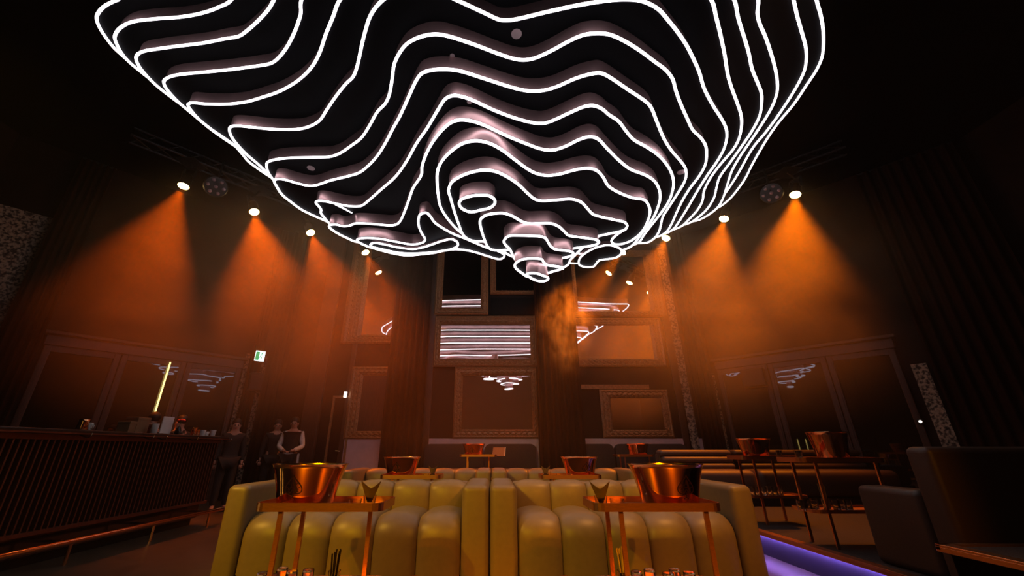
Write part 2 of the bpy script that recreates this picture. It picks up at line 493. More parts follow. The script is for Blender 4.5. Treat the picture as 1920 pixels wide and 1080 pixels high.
W = 'w'
TIERS = [
    ('tier', 1, [(222, -2), (214, 2), (197, 11), (185, 23), (181, 35), (186, 50), (197.5, 69), (214, 90), (229, 104), (256, 128), (285, 151), (314, 174), (337, 190), (400, 225), (480, 270), (560, 325), (640, 372), (740, 402), (860, 410), (980, 410), (1100, 405), (1210, 398), (1280, 392), (1318, 391), (1345, 389.6), (1366, 375), (1382.5, 356), (1397, 335), (1409.6, 310), (1422, 287.5), (1441, 256), (1461.7, 227), (1487, 197), (1512, 160), (1531, 131), (1541, 108), (1544, 83), (1543, 52), (1538, 25), (1531, 0)], 2.9),
    ('tier', 2, [(435, -2), (410, 13.5), (377, 25), (337, 32), (295, 35), (254, 39.6), (235, 46), (220, 58), (215, 71), (219, 83), (229, 101), (243, 117), (256, 128), (300, 163), (340, 193), (400, 233), (480, 280), (560, 335), (640, 382), (740, 412), (860, 418), (980, 418), (1100, 413), (1210, 407), (1280, 402), (1330, 394), (1346, 380), (1359.6, 362.5), (1374, 341.7), (1389, 316.7), (1405, 287.5), (1416, 271), (1432.5, 252), (1453, 225), (1477, 189.6), (1495, 160), (1508, 133), (1512, 110), (1511, 89.6), (1504, 62.5), (1495, 31), (1488, 0)], 2.2),
    ('tier', 3, [(514, -1), (502, 19), (481, 41.7), (460, 60), (447.5, 68), (420, 73), (379, 81), (337, 86), (295, 91.7), (270, 96), (258, 102), (255, 110), (260, 123), (274.6, 141.7), (293, 160), (318, 180), (345, 200), (400, 240), (480, 290), (560, 345), (640, 392), (740, 422), (860, 425), (980, 425), (1100, 420), (1210, 415), (1280, 415), (1307.5, 413.5), (1328, 403), (1345, 389.6), (1355, 373), (1362.7, 350), (1372, 321), (1388.7, 291.7), (1411.7, 258), (1434.6, 223), (1449.6, 196), (1457, 173), (1457.5, 154), (1453.7, 129), (1445, 98), (1435, 68.7), (1423.5, 41.7), (1420, 23), (1422, 0)], 1.7),
    ('tier', 4, [(565, 0), (564, 25), (558, 45), (551, 63), (537, 89.6), (522.5, 108), (508, 118.7), (472.5, 125), (420, 131.7), (368, 136.5), (331, 140.6), (314, 146), (307, 153), (310, 163), (322.5, 179), (337, 193.7), (360, 213), (400, 246), (480, 300), (560, 355), (640, 400), (740, 430), (860, 432), (980, 432), (1100, 428), (1210, 424), (1270, 424), (1293, 418), (1305, 410.4), (1324, 394), (1338.7, 371), (1343, 354), (1349, 333), (1368, 306), (1388.7, 277), (1409.6, 246), (1424, 218), (1427.7, 198), (1427.7, 175), (1420, 154), (1410, 129), (1404, 100), (1395, 68.7), (1384, 33), (1377, 0)], 1.3),
    ('tier', 5, [(637, 0), (624.6, 31), (610, 66.7), (599.6, 98), (585, 125), (560, 150), (524.6, 171), (493, 182), (458, 191.7), (420, 195.4), (385, 194.8), (358, 193), (352.5, 197), (360, 209), (374.6, 225), (400, 245), (421, 259), (440, 273), (456, 291), (465, 302), (479, 313), (498, 326), (560, 365), (640, 408), (740, 437), (860, 439), (980, 439), (1100, 436), (1210, 433), (1260, 431), (1278, 424), (1293, 410), (1307.5, 394), (1317, 377), (1320, 358), (1332.5, 333), (1351, 308), (1374, 281), (1384.6, 262.5), (1390, 239.6), (1390, 219), (1383, 195), (1372.5, 166.7), (1365, 141.7), (1359, 104), (1351.7, 68.7), (1343, 33), (1334, 0)], 0.9),
    ('tier', 6, [(718, 0), (704, 14.6), (693, 33), (685, 58), (677.7, 87.5), (670, 123), (662, 144), (649.6, 156), (631, 179), (612.5, 206), (600, 225), (585, 235), (562.5, 241.7), (535, 243), (504, 241.7), (473, 238.5), (446, 236), (433, 237.5), (430, 244), (434, 256), (444, 270), (462.5, 289.6), (483, 307), (500, 323), (530, 350), (580, 385), (640, 416), (740, 443), (860, 445), (980, 445), (1100, 443), (1200, 441), (1247, 438), (1262, 430), (1268, 423), (1286.7, 394), (1305, 362.5), (1326, 329), (1345, 302), (1357.5, 279), (1362.7, 258), (1361.7, 241.7), (1353, 223), (1340, 203), (1327.5, 181), (1319, 162.5), (1311, 135), (1300, 110), (1286, 83), (1269, 58), (1252.5, 37.5), (1236, 18.7), (1217, 7), (1200, 1), (1180, -1), (1148, 0), (1086, 9.4), (1023, 23), (971, 35.4), (951.7, 38), (935, 36.5), (914, 27), (883, 12.5), (851.7, -2), (815, -18), (778, -24), (745, -18)], None),
    ('tier', 7, [(500, 308), (502, 304), (516.7, 299), (546, 296), (587.5, 295), (616.7, 294), (635, 288.5), (660, 272), (677, 259), (691.7, 237.5), (708, 209), (722.5, 194), (730, 177), (735, 150), (739, 121), (747.5, 102), (762, 83), (783, 71), (806, 65), (826.7, 65), (851.7, 71), (893, 85), (935, 101), (961, 109.5), (981.7, 112.5), (1002.5, 109), (1034, 95), (1069, 76), (1094, 65.6), (1119, 62.5), (1142, 64.6), (1169, 76), (1200, 95), (1227.5, 115.6), (1248, 131), (1261, 148), (1267, 169), (1275, 191.7), (1288, 221), (1299, 243.7), (1313.7, 258), (1323, 273), (1325, 289.6), (1322, 310), (1311.7, 329), (1293, 354), (1280, 375), (1268, 400), (1257.5, 423), (1248, 436), (1233, 444), (1190, 447), (1100, 449), (980, 450), (860, 450), (740, 448), (650, 424), (590, 398), (545, 368), (515, 340), (502, 321)], None),
    ('tier', 8, [(514, 339), (518.7, 335.8), (533, 336.5), (554, 342.7), (577, 348), (591.7, 347.5), (618.7, 338.5), (650, 331), (673, 324), (689.6, 311.5), (706, 294), (721, 271), (737.5, 239.6), (747.5, 222), (758, 200), (770, 173), (781, 150), (791, 137.5), (808, 131.7), (835, 130), (862, 133), (904, 146), (967.5, 166), (992.5, 170.5), (1015, 170), (1040, 164), (1082, 146), (1113, 137.7), (1126, 137), (1140, 143), (1176, 167), (1215, 194), (1223, 206), (1229.6, 223), (1245, 260), (1259.6, 283), (1276, 302), (1284.6, 314.6), (1286.7, 328), (1283, 341.7), (1268, 366.7), (1253, 390), (1243, 406), (1239.5, 420), (1236, 433), (1226.7, 447), (1213, 455), (1185, 456), (1100, 455), (980, 455), (860, 455), (740, 452), (660, 437), (617, 417), (592, 406), (567, 394), (546, 379), (529, 365), (519, 350)], None),
    ('tier', 9, [(592, 379.6), (598, 376.7), (612.5, 378), (639.6, 384), (662.5, 387), (677, 386), (687.5, 379), (712.5, 357), (741.7, 331), (762.5, 302), (781, 268.7), (801, 240), (821.7, 205), (836, 184.6), (851, 179), (867.5, 181.5), (884, 187), (926, 206.5), (967.5, 222), (999, 230), (1017.5, 231.5), (1034, 227), (1067.5, 211.7), (1096.7, 199.6), (1113, 198), (1130, 205), (1141, 214.6), (1159.6, 227), (1174, 246), (1189, 262.5), (1209.6, 274), (1230, 287.5), (1245, 302), (1257.5, 321), (1263, 341), (1260, 361.7), (1251.7, 381.7), (1235, 405), (1218, 426.7), (1206.7, 441.7), (1197, 455), (1182, 460), (1100, 460), (980, 460), (860, 460), (760, 456), (700, 450), (650, 436), (620, 421), (608, 408), (601.5, 399), (602, 393), (597, 386)], None),
    ('tier', 10, [(617, 425), (619, 422), (630, 421), (642.5, 424), (655, 423), (666, 419), (677, 418.5), (705, 420.5), (733, 422.6), (742.5, 421), (749.5, 415.7), (759, 395.5), (767.5, 372), (774.5, 352.5), (790, 328), (791.5, 311.7), (801, 284.6), (817.5, 257.5), (840, 233.5), (857, 225.5), (880, 226), (905, 233.5), (946.7, 253), (988, 270), (1015, 279.4), (1036, 281.5), (1061, 274), (1086, 261.7), (1105, 256.5), (1119.6, 259.6), (1138, 278), (1161, 301), (1182.5, 317.5), (1209.6, 328), (1226, 338.5), (1235.6, 354), (1237.7, 372), (1233, 390), (1225, 408), (1215, 423), (1203, 438), (1193, 452), (1180, 464), (1160, 471), (1135, 476), (1105, 480), (1080, 474), (1040, 470), (980, 466), (920, 464), (870, 462), (800, 466), (766, 466), (738, 462), (700, 458), (666, 453), (652, 447), (635.6, 439), (621.7, 430)], None),
    ('tier', 11, [(819.6, 341), (820.6, 320), (828, 303), (844.6, 284.6), (867.5, 269), (890, 264), (913, 267), (938, 279), (967.5, 301), (988, 316), (1005, 325), (1026, 329), (1051, 326), (1076, 319), (1101, 315.4), (1117.5, 319), (1130, 331), (1141, 349), (1161.7, 361.5), (1186.7, 371), (1207.5, 374.5), (1214, 381), (1219, 396), (1215, 413), (1206.7, 430), (1196.7, 441.7), (1180, 453), (1163, 458), (1151.7, 457.5), (1146.7, 453), (1148, 448), (1156.7, 440), (1168, 431), (1160, 430), (1120, 440), (1060, 462), (1000, 462), (940, 455), (895, 447), (871, 440), (859, 431.7), (840, 411), (826, 388), (821.7, 367)], None),
    ('tier', 11, [(669.6, 451.5), (671.7, 448), (688, 446), (713, 448), (738, 452.5), (767.5, 458), (775, 458.5), (793, 454.5), (797, 449), (790, 436), (785, 423), (785, 409), (788, 402), (799, 399), (806, 404.6), (815, 417), (830, 427.5), (851, 439), (871.7, 447), (892.5, 456), (913, 464.5), (937, 472), (946, 480), (937.5, 486), (916.7, 481), (887.5, 472), (862.5, 467.7), (842.5, 468), (815, 474), (784, 477.5), (763, 479), (738, 475.5), (709, 468), (684, 460)], None),
    ('islet', 11.2, [(694.6, 458.7), (701, 455.6), (715, 457), (746.7, 464), (773.7, 467), (788, 465), (809, 458.7), (830, 451.5), (846.7, 448.7), (857, 453.5), (858, 461), (846.7, 467), (826, 471), (798.7, 474), (767.5, 475.4), (742.5, 473), (715, 467), (698.7, 463)], None),
    ('tier', 12, [(842.7, 350), (848, 340.6), (866.7, 329), (887.5, 322), (908, 319), (929, 321.5), (950, 331), (971, 345), (991.7, 364.6), (1004, 374), (1016.7, 376.5), (1046, 374.6), (1073, 373.5), (1089.6, 379), (1102, 391.7), (1112.5, 402), (1129, 407), (1154, 412.5), (1171, 416.7), (1176, 424), (1171, 431), (1158, 435), (1141.7, 438.5), (1123, 442.7), (1108, 452), (1093, 464), (1077.6, 479), (1069, 488), (1066, 495), (1059, 500), (1040, 503), (1000, 495), (975, 487), (961, 481), (952, 477), (948, 474), (930, 462), (907, 453), (892.5, 452.5), (880, 449.4), (869.6, 442), (861, 423), (853, 400), (844.6, 371), (841, 358)], None),
    ('islet', 13, [(861, 380), (866.7, 373), (883, 367.7), (900, 366), (916.7, 367), (927, 374), (927.5, 382), (918.7, 389.6), (902, 393.7), (883, 397.5), (868.7, 392.7), (862.5, 386.5)], None),
    ('islet', 10.4, [(1085, 493), (1088, 483), (1100, 473), (1118, 464), (1138, 459.7), (1153, 461.7), (1165, 469), (1164, 476.7), (1155, 483), (1138, 486), (1124, 488), (1117.5, 495), (1112.5, 500), (1100.5, 501), (1088, 498)], None),
    ('tier', 13, [(900, 416.7), (902, 410), (912.5, 403), (929, 400), (946, 400), (962.5, 406), (979, 415.6), (991.7, 419), (1012.5, 418.7), (1033, 419), (1048, 425), (1058, 434), (1066.7, 441.7), (1081, 444), (1104, 447), (1118.7, 450), (1123, 454), (1116.7, 459), (1098, 462.5), (1077, 465.6), (1060, 470), (1030, 478), (990, 478), (968, 472), (954, 468.5), (935, 469.8), (921, 467.7), (914.6, 462.5), (908, 448), (902, 429)], None),
    ('tier', 14, [(944.7, 453), (949, 445.7), (956, 442), (974, 441.5), (992, 442), (1011.5, 443), (1022, 446), (1027, 453), (1032, 461), (1040, 467), (1052, 469), (1068, 471), (1075, 474.6), (1074, 478), (1064, 482), (1053.6, 484), (1045, 490), (1025, 497), (1000, 498), (980, 493), (968, 488), (963, 482), (959.7, 474.6), (955, 466), (947.7, 459)], None),
    ('tier', 15, [(965, 498.7), (968, 492.7), (975, 488), (987.4, 485), (1002, 484.6), (1015, 486), (1020, 492.7), (1028, 497.5), (1040, 499), (1053.6, 501), (1056, 503), (1047.6, 506), (1037, 509), (1028, 512), (1018, 516), (1003, 519), (988.6, 518.5), (980, 513), (970.5, 506)], None),
    ('tier', 16, [(986.8, 515.5), (991, 512.5), (999.4, 512), (1008, 513), (1016, 516), (1024.7, 519), (1027.7, 521.5), (1026, 525), (1018.7, 527.5), (1010, 527), (1000.6, 524), (992, 519)], None),
]
chand = thing('contour_chandelier', 'huge stepped black chandelier outlined by glowing white contour lines', 'chandelier', (0, 5.0, ZC))
for nm, k, px, bulge in TIERS:
    z = lz(k)
    P = [on_z(a, b, z) for a, b in px]
    P = [(p.x, p.y) for p in P]
    if bulge:
        a, b = P[0], P[-1]
        for i in range(1, 8):
            t = i / 8
            P.append((b[0] + (a[0] - b[0]) * t, b[1] + (a[1] - b[1]) * t - bulge * math.sin(PI * t)))
    Q = smooth_closed(P, 4)
    plate = MB().prism(Q, z + 0.012, z + 0.03).build(nm, M['plate'], chand, rel=True)
    top = lz(math.ceil(k) - 1)
    fb = MB()
    n = len(Q)
    fb.add([(x, y, z + 0.012) for x, y in Q] + [(x, y, top + 0.02) for x, y in Q], [(i, (i + 1) % n, (i + 1) % n + n, i + n) for i in range(n)])
    fb.build('fascia', M['fascia'], None, smooth=True).parent = plate
    bpy.data.objects[plate.children[-1].name].location = -chand.location
    tb = MB().tube([(x, y, z) for x, y in Q], 0.0165, 8, closed=True).build('light_line', M['led'], None, smooth=True)
    tb.parent = plate
    tb.location = -chand.location
# loose ends of light tape: a short tail on the left and a link beside the right-hand islet
for k, pts in ((9, ((629, 383), (645, 391), (660, 399.5))), (12, ((1068, 493.5), (1077, 494), (1086, 494)))):
    MB().tube([on_z(a, b, lz(k)) for a, b in pts], [0.015, 0.014, 0.008], 8).build('light_line', M['led'], chand, smooth=True, rel=True)
mb = MB().span(-1.5, 1.5, 2.5, 5.5, lz(1) + DZ, ZC)
mb.build('ceiling_mount', M['black'], chand, rel=True)
for px, py, k in ((968.5, 64, 6), (583, 315.5, 7), (848, 105, 7), (880, 192, 9), (1277, 323, 8)):
    p = on_z(px, py, lz(k) + 0.008)
    r = 0.055 if px != 848 and px != 880 else 0.025
    MB().lathe([(r, 0.0), (r, 0.01)], 16, p).build('downlight', M['downlight'], chand, rel=True)

# ------------------------------------------------------------------ haze
nt = w.node_tree
vs = nt.nodes.new('ShaderNodeVolumeScatter')
vs.inputs['Color'].default_value = (1, 0.95, 0.9, 1)
vs.inputs['Density'].default_value = HAZE
vs.inputs['Anisotropy'].default_value = 0.25
nt.links.new(vs.outputs[0], nt.nodes['World Output'].inputs['Volume'])

# ------------------------------------------------------------------ stage spotlights on their trusses
ZL = 6.05


def fixture(px, py, tx, ty, label, power, group, zoom=50, col=None):
    p = on_z(px, py, ZL)
    t = on_y(tx, ty, p.y - 0.25)
    d = (t - p).normalized()
    q = d.to_track_quat('-Z', 'Y')
    r = thing('stage_spotlight', label, 'spotlight', p, 0, group)
    R = q.to_matrix()

    def tr(mb):
        mb.v = [tuple(R @ Vector(v)) for v in mb.v]
        return mb
    tr(MB().lathe([(0.085, 0.035), (0.095, 0.03), (0.1, 0.06), (0.1, 0.26), (0.075, 0.33), (0.04, 0.36)], 16)).build('housing', M['black'], r, smooth='angle')
    tr(MB().ball((0, 0, 0.03), 0.1, 16, 8, (1, 1, 0.4))).build('lens', M['lamp'], r, smooth=True)
    yk = MB().bar((-0.12, 0, 0.2), (-0.12, 0, 0.5), 0.015, 0.05).bar((0.12, 0, 0.2), (0.12, 0, 0.5), 0.015, 0.05).bar((-0.12, 0, 0.5), (0.12, 0, 0.5), 0.05, 0.015)
    tr(yk).build('yoke', M['black'], r)
    e = R @ Vector((0, 0, 0.5))
    MB().bar(e, (0, 0, 0.6), 0.03).box((0, 0, 0.605), (0.4, 0.4, 0.02)).build('clamp', M['black'], r)
    sl = spot_light('spot_beam', p + d * 0.06, t, power, col or AMBER, zoom, 0.65, 0.05)
    return r, p


LEFTS = [(343, 351, 262, 520, 'lit amber spotlight, highest and first on the left truss', 1.0),
         (477, 399, 497, 520, 'lit amber spotlight, second down the left truss', 0.9),
         (583, 438, 628, 560, 'lit amber spotlight, third down the left truss', 0.75),
         (686, 475, 735, 585, 'lit amber spotlight, lowest on the left truss just under the chandelier', 0.7)]
RIGHTS = [(1491, 367, 1488, 540, 'lit amber spotlight, highest and outermost on the right truss', 1.25),
          (1357, 412, 1322, 560, 'lit amber spotlight, second along the right truss', 1.0),
          (1248, 448, 1205, 560, 'lit amber spotlight, third along the right truss beside the chandelier edge', 0.8)]
lp, rp = [], []
for a in LEFTS:
    lp.append(fixture(*a[:5], BEAM * 0.95 * a[5], 'amber spotlights on the trusses', col=AMBER_L)[1])
for a in RIGHTS:
    rp.append(fixture(*a[:5], BEAM * 0.9 * a[5], 'amber spotlights on the trusses')[1])
rp.append(fixture(1166, 474, 1068, 590, 'amber spotlight hidden by the chandelier tip, its beam falling on the drape', BEAM * 1.15, 'amber spotlights on the trusses', 40)[1])


def truss(label, a, b):
    a, b = Vector(a), Vector(b)
    d = (b - a).normalized()
    a, b = a - d * 1.0, b + d * 0.8
    u = Vector((-d.y, d.x, 0))
    t = thing('lighting_truss', label, 'truss', (a + b) / 2)
    rail = []
    for s, h in ((-0.15, 0), (0.15, 0), (0, 0.26)):
        p, q = a + u * s + Vector((0, 0, h)), b + u * s + Vector((0, 0, h))
        MB().tube([p, q], 0.025, 8).build('chord', M['black'], t, rel=True)
        rail.append((p, q))
    n = 16
    lat = MB()
    for i in range(n):
        f0, f1 = i / n, (i + 1) / n
        P = [p.lerp(q, f0) for p, q in rail]
        Q = [p.lerp(q, f1) for p, q in rail]
        for j in range(3):
            lat.tube([P[j], Q[(j + 1) % 3]], 0.01, 5)
    tag(lat.build('lattice', M['black'], t, rel=True), kind='stuff')
    for f in (0.15, 0.85):
        p = a.lerp(b, f)
        MB().tube([p + Vector((0, 0, 0.26)), Vector((p.x, p.y, ZC))], 0.012, 6).build('hanger', M['black'], t, rel=True)


up = Vector((0, 0, 0.62))
truss('dark lattice truss carrying the left row of amber spotlights', lp[0] + up, lp[-1] + up)
truss('dark lattice truss carrying the right row of amber spotlights', rp[0] + up, rp[-1] + up)


def blinder(px, py, label):
    p = on_z(px, py, ZL)
    t = thing('lamp_cluster', label, 'spotlight', p, 0, 'unlit lamp clusters')
    d = (Vector((0, 1, 1.5)) - p).normalized()
    R = d.to_track_quat('-Z', 'Y').to_matrix()

    def tr(mb):
        mb.v = [tuple(R @ Vector(v)) for v in mb.v]
        return mb
    tr(MB().lathe([(0.2, 0.02), (0.22, 0.06), (0.16, 0.22)], 18)).build('housing', M['black'], t)
    for i in range(7):
        a = i * PI / 3
        c = (0, 0, 0) if i == 6 else (0.14 * math.cos(a), 0.14 * math.sin(a), 0)
        tr(MB().ball((c[0], c[1], 0.02), 0.035, 10, 6)).build('lens', M['downlight'], t, smooth=True)
    MB().tube([(0, 0, 0.05), (0, 0, 0.63)], 0.02, 6).build('clamp', M['black'], t)


blinder(405, 350, 'unlit cluster of small round lenses beside the outermost left spotlight')
blinder(1446, 362, 'unlit cluster of small round lenses beside the outermost right spotlight')


# ------------------------------------------------------------------ banks of denser stage smoke around the beams
def smoke(label, c, r, dens, scale, lo, hi):
    m = bpy.data.materials.new('stage_smoke')
    m.use_nodes = True
    nt = m.node_tree
    nt.nodes.remove(nt.nodes['Principled BSDF'])
    L = nt.links.new
    tc = nt.nodes.new('ShaderNodeTexCoord')
    ln = nt.nodes.new('ShaderNodeVectorMath')
    ln.operation = 'LENGTH'
    fall = nt.nodes.new('ShaderNodeMapRange')
    fall.interpolation_type = 'SMOOTHSTEP'
    fall.inputs['From Min'].default_value = 1.0
    fall.inputs['From Max'].default_value = 0.25
    nz = nt.nodes.new('ShaderNodeTexNoise')
    nz.inputs['Scale'].default_value = scale
    nz.inputs['Detail'].default_value = 3
    nz.inputs['Distortion'].default_value = 0.6
    mr = nt.nodes.new('ShaderNodeMapRange')
    mr.inputs['From Min'].default_value = lo
    mr.inputs['From Max'].default_value = hi
    mu = nt.nodes.new('ShaderNodeMath')
    mu.operation = 'MULTIPLY'
    mu2 = nt.nodes.new('ShaderNodeMath')
    mu2.operation = 'MULTIPLY'
    mu2.inputs[1].default_value = dens
    v = nt.nodes.new('ShaderNodeVolumeScatter')
    v.inputs['Color'].default_value = (1, 0.74, 0.45, 1)  # warm tint put into white smoke, mutes the cold LED light in it
    v.inputs['Anisotropy'].default_value = 0.25
    L(tc.outputs['Object'], ln.inputs[0])
    L(ln.outputs['Value'], fall.inputs['Value'])
    L(tc.outputs['Object'], nz.inputs['Vector'])
    L(nz.outputs['Fac'], mr.inputs['Value'])
    L(fall.outputs[0], mu.inputs[0])
    L(mr.outputs[0], mu.inputs[1])
    L(mu.outputs[0], mu2.inputs[0])
    L(mu2.outputs[0], v.inputs['Density'])
    L(v.outputs[0], nt.nodes['Material Output'].inputs['Volume'])
    o = MB().ball((0, 0, 0), 1.0, 24, 12).build('smoke', m)
    o.location, o.scale = c, r
    return tag(o, label, 'smoke', kind='stuff')


smoke('bank of amber-lit stage smoke drifting under the left row of spotlights', (-5.2, 8.0, 3.9), (4.8, 3.6, 3.2), BANK, 2.2, 0.2, 0.62)
smoke('bank of amber-lit stage smoke drifting under the right row of spotlights', (5.2, 8.2, 4.0), (4.4, 3.4, 3.0), BANK * 1.15, 2.4, 0.25, 0.62)
pz = on_y(1060, 610, 9.5)  # extra puff in place of the orange light on the drape
smoke('added smoke puff standing in for orange light on the drape right of the centre mirrors', pz, (0.85, 0.6, 1.5), BANK * 12, 3.0, 0.45, 0.66)
smoke('thin low bank of smoke lying along the back of the room', (-0.6, 8.9, 2.3), (7.5, 2.4, 2.6), BANK * 0.3, 2.0, 0.2, 0.7)


# ------------------------------------------------------------------ back wall: dado, frames, drapes, door
def bx(px, py=700, y=YB):
    return on_y(px, py, y).x


def bz(py, px=925, y=YB):
    return on_y(px, py, y).z


def ornate_frame(label, px, pin, y=YB - 0.03, th=0.07, sides='LRTB', pane='mirror', cat='mirror', group='gilt framed mirrors on the back wall'):
    """px = (x0, x1, ytop, ybottom) of the frame's outer edge as measured, pin the same of its pane"""
    mx, my = (px[0] + px[1]) / 2, (px[2] + px[3]) / 2
    X0, X1, Z1, Z0 = bx(px[0], my, y), bx(px[1], my, y), bz(px[2], mx, y), bz(px[3], mx, y)
    x0, x1, z1, z0 = bx(pin[0], my, y), bx(pin[1], my, y), bz(pin[2], mx, y), bz(pin[3], mx, y)
    t = thing('framed_mirror', label, cat, ((X0 + X1) / 2, y, Z0), 0, group)
    MB().span(x0 - 0.03, x1 + 0.03, y - 0.015, y, z0 - 0.03, z1 + 0.03).build('mirror_pane', M[pane], t, rel=True)
    prof = [(0.0, 0.0), (0.0, th * 0.6), (0.18, th), (0.32, th * 0.75), (0.5, th * 0.95), (0.72, th * 0.7), (0.8, th * 0.85), (0.92, th * 0.5), (1.0, 0.02)]
    out = {'T': ((X0, Z1), (X1, Z1), (x0, z1), (x1, z1)), 'B': ((X1, Z0), (X0, Z0), (x1, z0), (x0, z0)), 'L': ((X0, Z0), (X0, Z1), (x0, z0), (x0, z1)), 'R': ((X1, Z1), (X1, Z0), (x1, z1), (x1, z0))}
    orn = MB()
    for k in sides:
        a, b, c, d = (Vector(p) for p in out[k])
        rows = [[(p.x, y - h, p.y) for p in (a.lerp(c, f), b.lerp(d, f))] for f, h in prof]
        MB().grid(rows).build('frame_rail', M['gilt'], t, rel=True)
        wdt = (a - c).length * 0.7
        L = ((a + c) / 2 - (b + d) / 2).length
        n = max(3, int(L / 0.13))
        for i in range(n):
            f = (i + 0.5) / n
            for q, s in ((0.34, 0.035), (0.62, 0.05)):
                m_ = a.lerp(c, q).lerp(b.lerp(d, q), f)
                hor = k in 'TB'
                sz = s * min(1.0, wdt / 0.25)
                orn.ball((m_.x, y - th * 0.8, m_.y), sz, 6, 4, (1.25 if hor else 0.7, 0.5, 0.7 if hor else 1.25))
            m_ = a.lerp(c, 0.9).lerp(b.lerp(d, 0.9), f)
            orn.ball((m_.x, y - th * 0.5, m_.y), 0.018, 6, 4)
    tag(orn.build('carved_ornament', M['gilt'], t, smooth=True, rel=True), kind='stuff')
    return t


ornate_frame('tall gilt framed mirror high left of the lit drape, bright curls reflected', (655, 790, 420, 645), (690, 775, 440, 628))
ornate_frame('gilt framed panel low on the wall between the doorway and the left drape', (653, 778, 688, 823), (676, 757, 705, 808), pane='timber', cat='picture frame')
ornate_frame('gilt framed mirror over the striped mirror, two white lines reflected', (818, 916, 440, 591), (832, 902, 452, 577))
ornate_frame('wide gilt framed mirror filled with white reflected stripes', (814, 1006, 593, 688), (826, 994, 609, 673))
ornate_frame('large low gilt framed mirror showing the chandelier tip between the drapes', (851, 1008, 689, 822), (867, 997, 705, 805))
ornate_frame('gilt framed mirror beside the small black panel, right of the drape top', (919, 1005, 430, 553), (930, 1000, 440, 545))
ornate_frame('upper gilt framed mirror right of the smoke, two curved lines reflected', (1060, 1240, 470, 594), (1080, 1212, 482, 584))
ornate_frame('middle gilt framed mirror right of the smoke, amber lamps reflected', (1062, 1244, 597, 688), (1078, 1222, 611, 673))
ornate_frame('dim gilt framed mirror low behind the right end of the banquettes', (1127, 1257, 731, 821), (1147, 1242, 747, 806))
y = YB - 0.03
pn = MB().span(bx(920, 570), bx(1003, 570), y - 0.02, y, bz(591), bz(559))
tag(pn.build('mirror_panel', M['plate'], bevel=0.006), 'small black glass panel under the upper right frame of the centre bay', 'mirror')
tm = MB().span(bx(1085, 726), bx(1215, 726), y - 0.05, y, bz(730, 1150), bz(722, 1150))
struct('trim_1', tm, M['gilt'])
pil = MB().span(bx(592, 650), bx(622, 650), YB - 0.12, YB, 0, ZC)
struct('trim_2', pil, M['timber'], bevel=0.02)
for i, (a, b) in enumerate(((800, 812), (1258, 1272), (655, 664))):
    struct('trim_%d' % (3 + i), MB().span(bx(a), bx(b), YB - 0.07, YB, 0, ZC), M['timber'], bevel=0.015)
# pale dado along the foot of the back wall
for i, (a, b) in enumerate(((640, 716), (797, 1010), (1090, 1330))):
    struct('baseboard_%s' % ('left', 'back', 'right')[i], MB().span(bx(a, 830), bx(b, 830), YB - 0.06, YB, 0.2, bz(822.5)), M['paint'], bevel=0.01)


def drape(label, a, b, z0, z1, amp=0.07, waves=8, shift_a=0.0, shift_b=0.0, m='velvet', nrm=None, group=None):
    """pleated cloth hung from a to b (plan points); its side edges slant by shift_a / shift_b towards the hem"""
    a, b = Vector(a), Vector(b)
    d = (b - a).normalized()
    n = Vector((-d.y, d.x)) if nrm is None else nrm
    L = (b - a).length
    t = thing('drape', label, 'curtain', ((a.x + b.x) / 2, (a.y + b.y) / 2, z0), 0, group)
    rows = []
    for i in range(15):
        v = i / 14
        z = z1 + (z0 - z1) * v
        e = v ** 1.3
        u0, u1 = shift_a * e, L + shift_b * e
        row = []
        for j in range(waves * 8 + 1):
            f = j / (waves * 8)
            o = amp * (math.sin(f * waves * 2 * PI + 0.4 * math.sin(v * 3)) + 0.3 * math.sin(f * waves * 4.7 + 2))
            p = a + d * (u0 + (u1 - u0) * f) + n * (o + amp * 1.6)
            row.append((p.x, p.y, z))
        rows.append(row)
    MB().grid(rows).build('cloth', M[m], t, smooth=True, rel=True)
    MB().tube([(a.x + n.x * amp, a.y + n.y * amp, z1 + 0.02), (b.x + n.x * amp, b.y + n.y * amp, z1 + 0.02)], 0.02, 8).build('curtain_rail', M['black'], t, rel=True)
    return t


fn = Vector((0, -1))
drape('amber-lit velvet drape hanging left of the centre mirrors', (bx(728, 700, 10.2), 10.2), (bx(800, 700, 10.2), 10.2), 0.02, ZC - 0.1, 0.05, 6, nrm=fn)
drape('dark velvet drape behind the added smoke puff, right of the centre mirrors', (bx(1006, 700, 10.2), 10.2), (bx(1086, 700, 10.2), 10.2), 0.02, ZC - 0.1, 0.05, 7, nrm=fn)
drape('narrow dark drape in the back left corner beside the two standing people', (bx(500, 700, 10.2), 10.2), (bx(540, 700, 10.2), 10.2), 0.02, ZC - 0.1, 0.05, 4, nrm=fn)
drape('dark drape at the right end of the back wall beside the stone strip', (bx(1290, 700, 10.2), 10.2), (bx(1330, 700, 10.2), 10.2), 0.02, ZC - 0.1, 0.05, 4, nrm=fn)

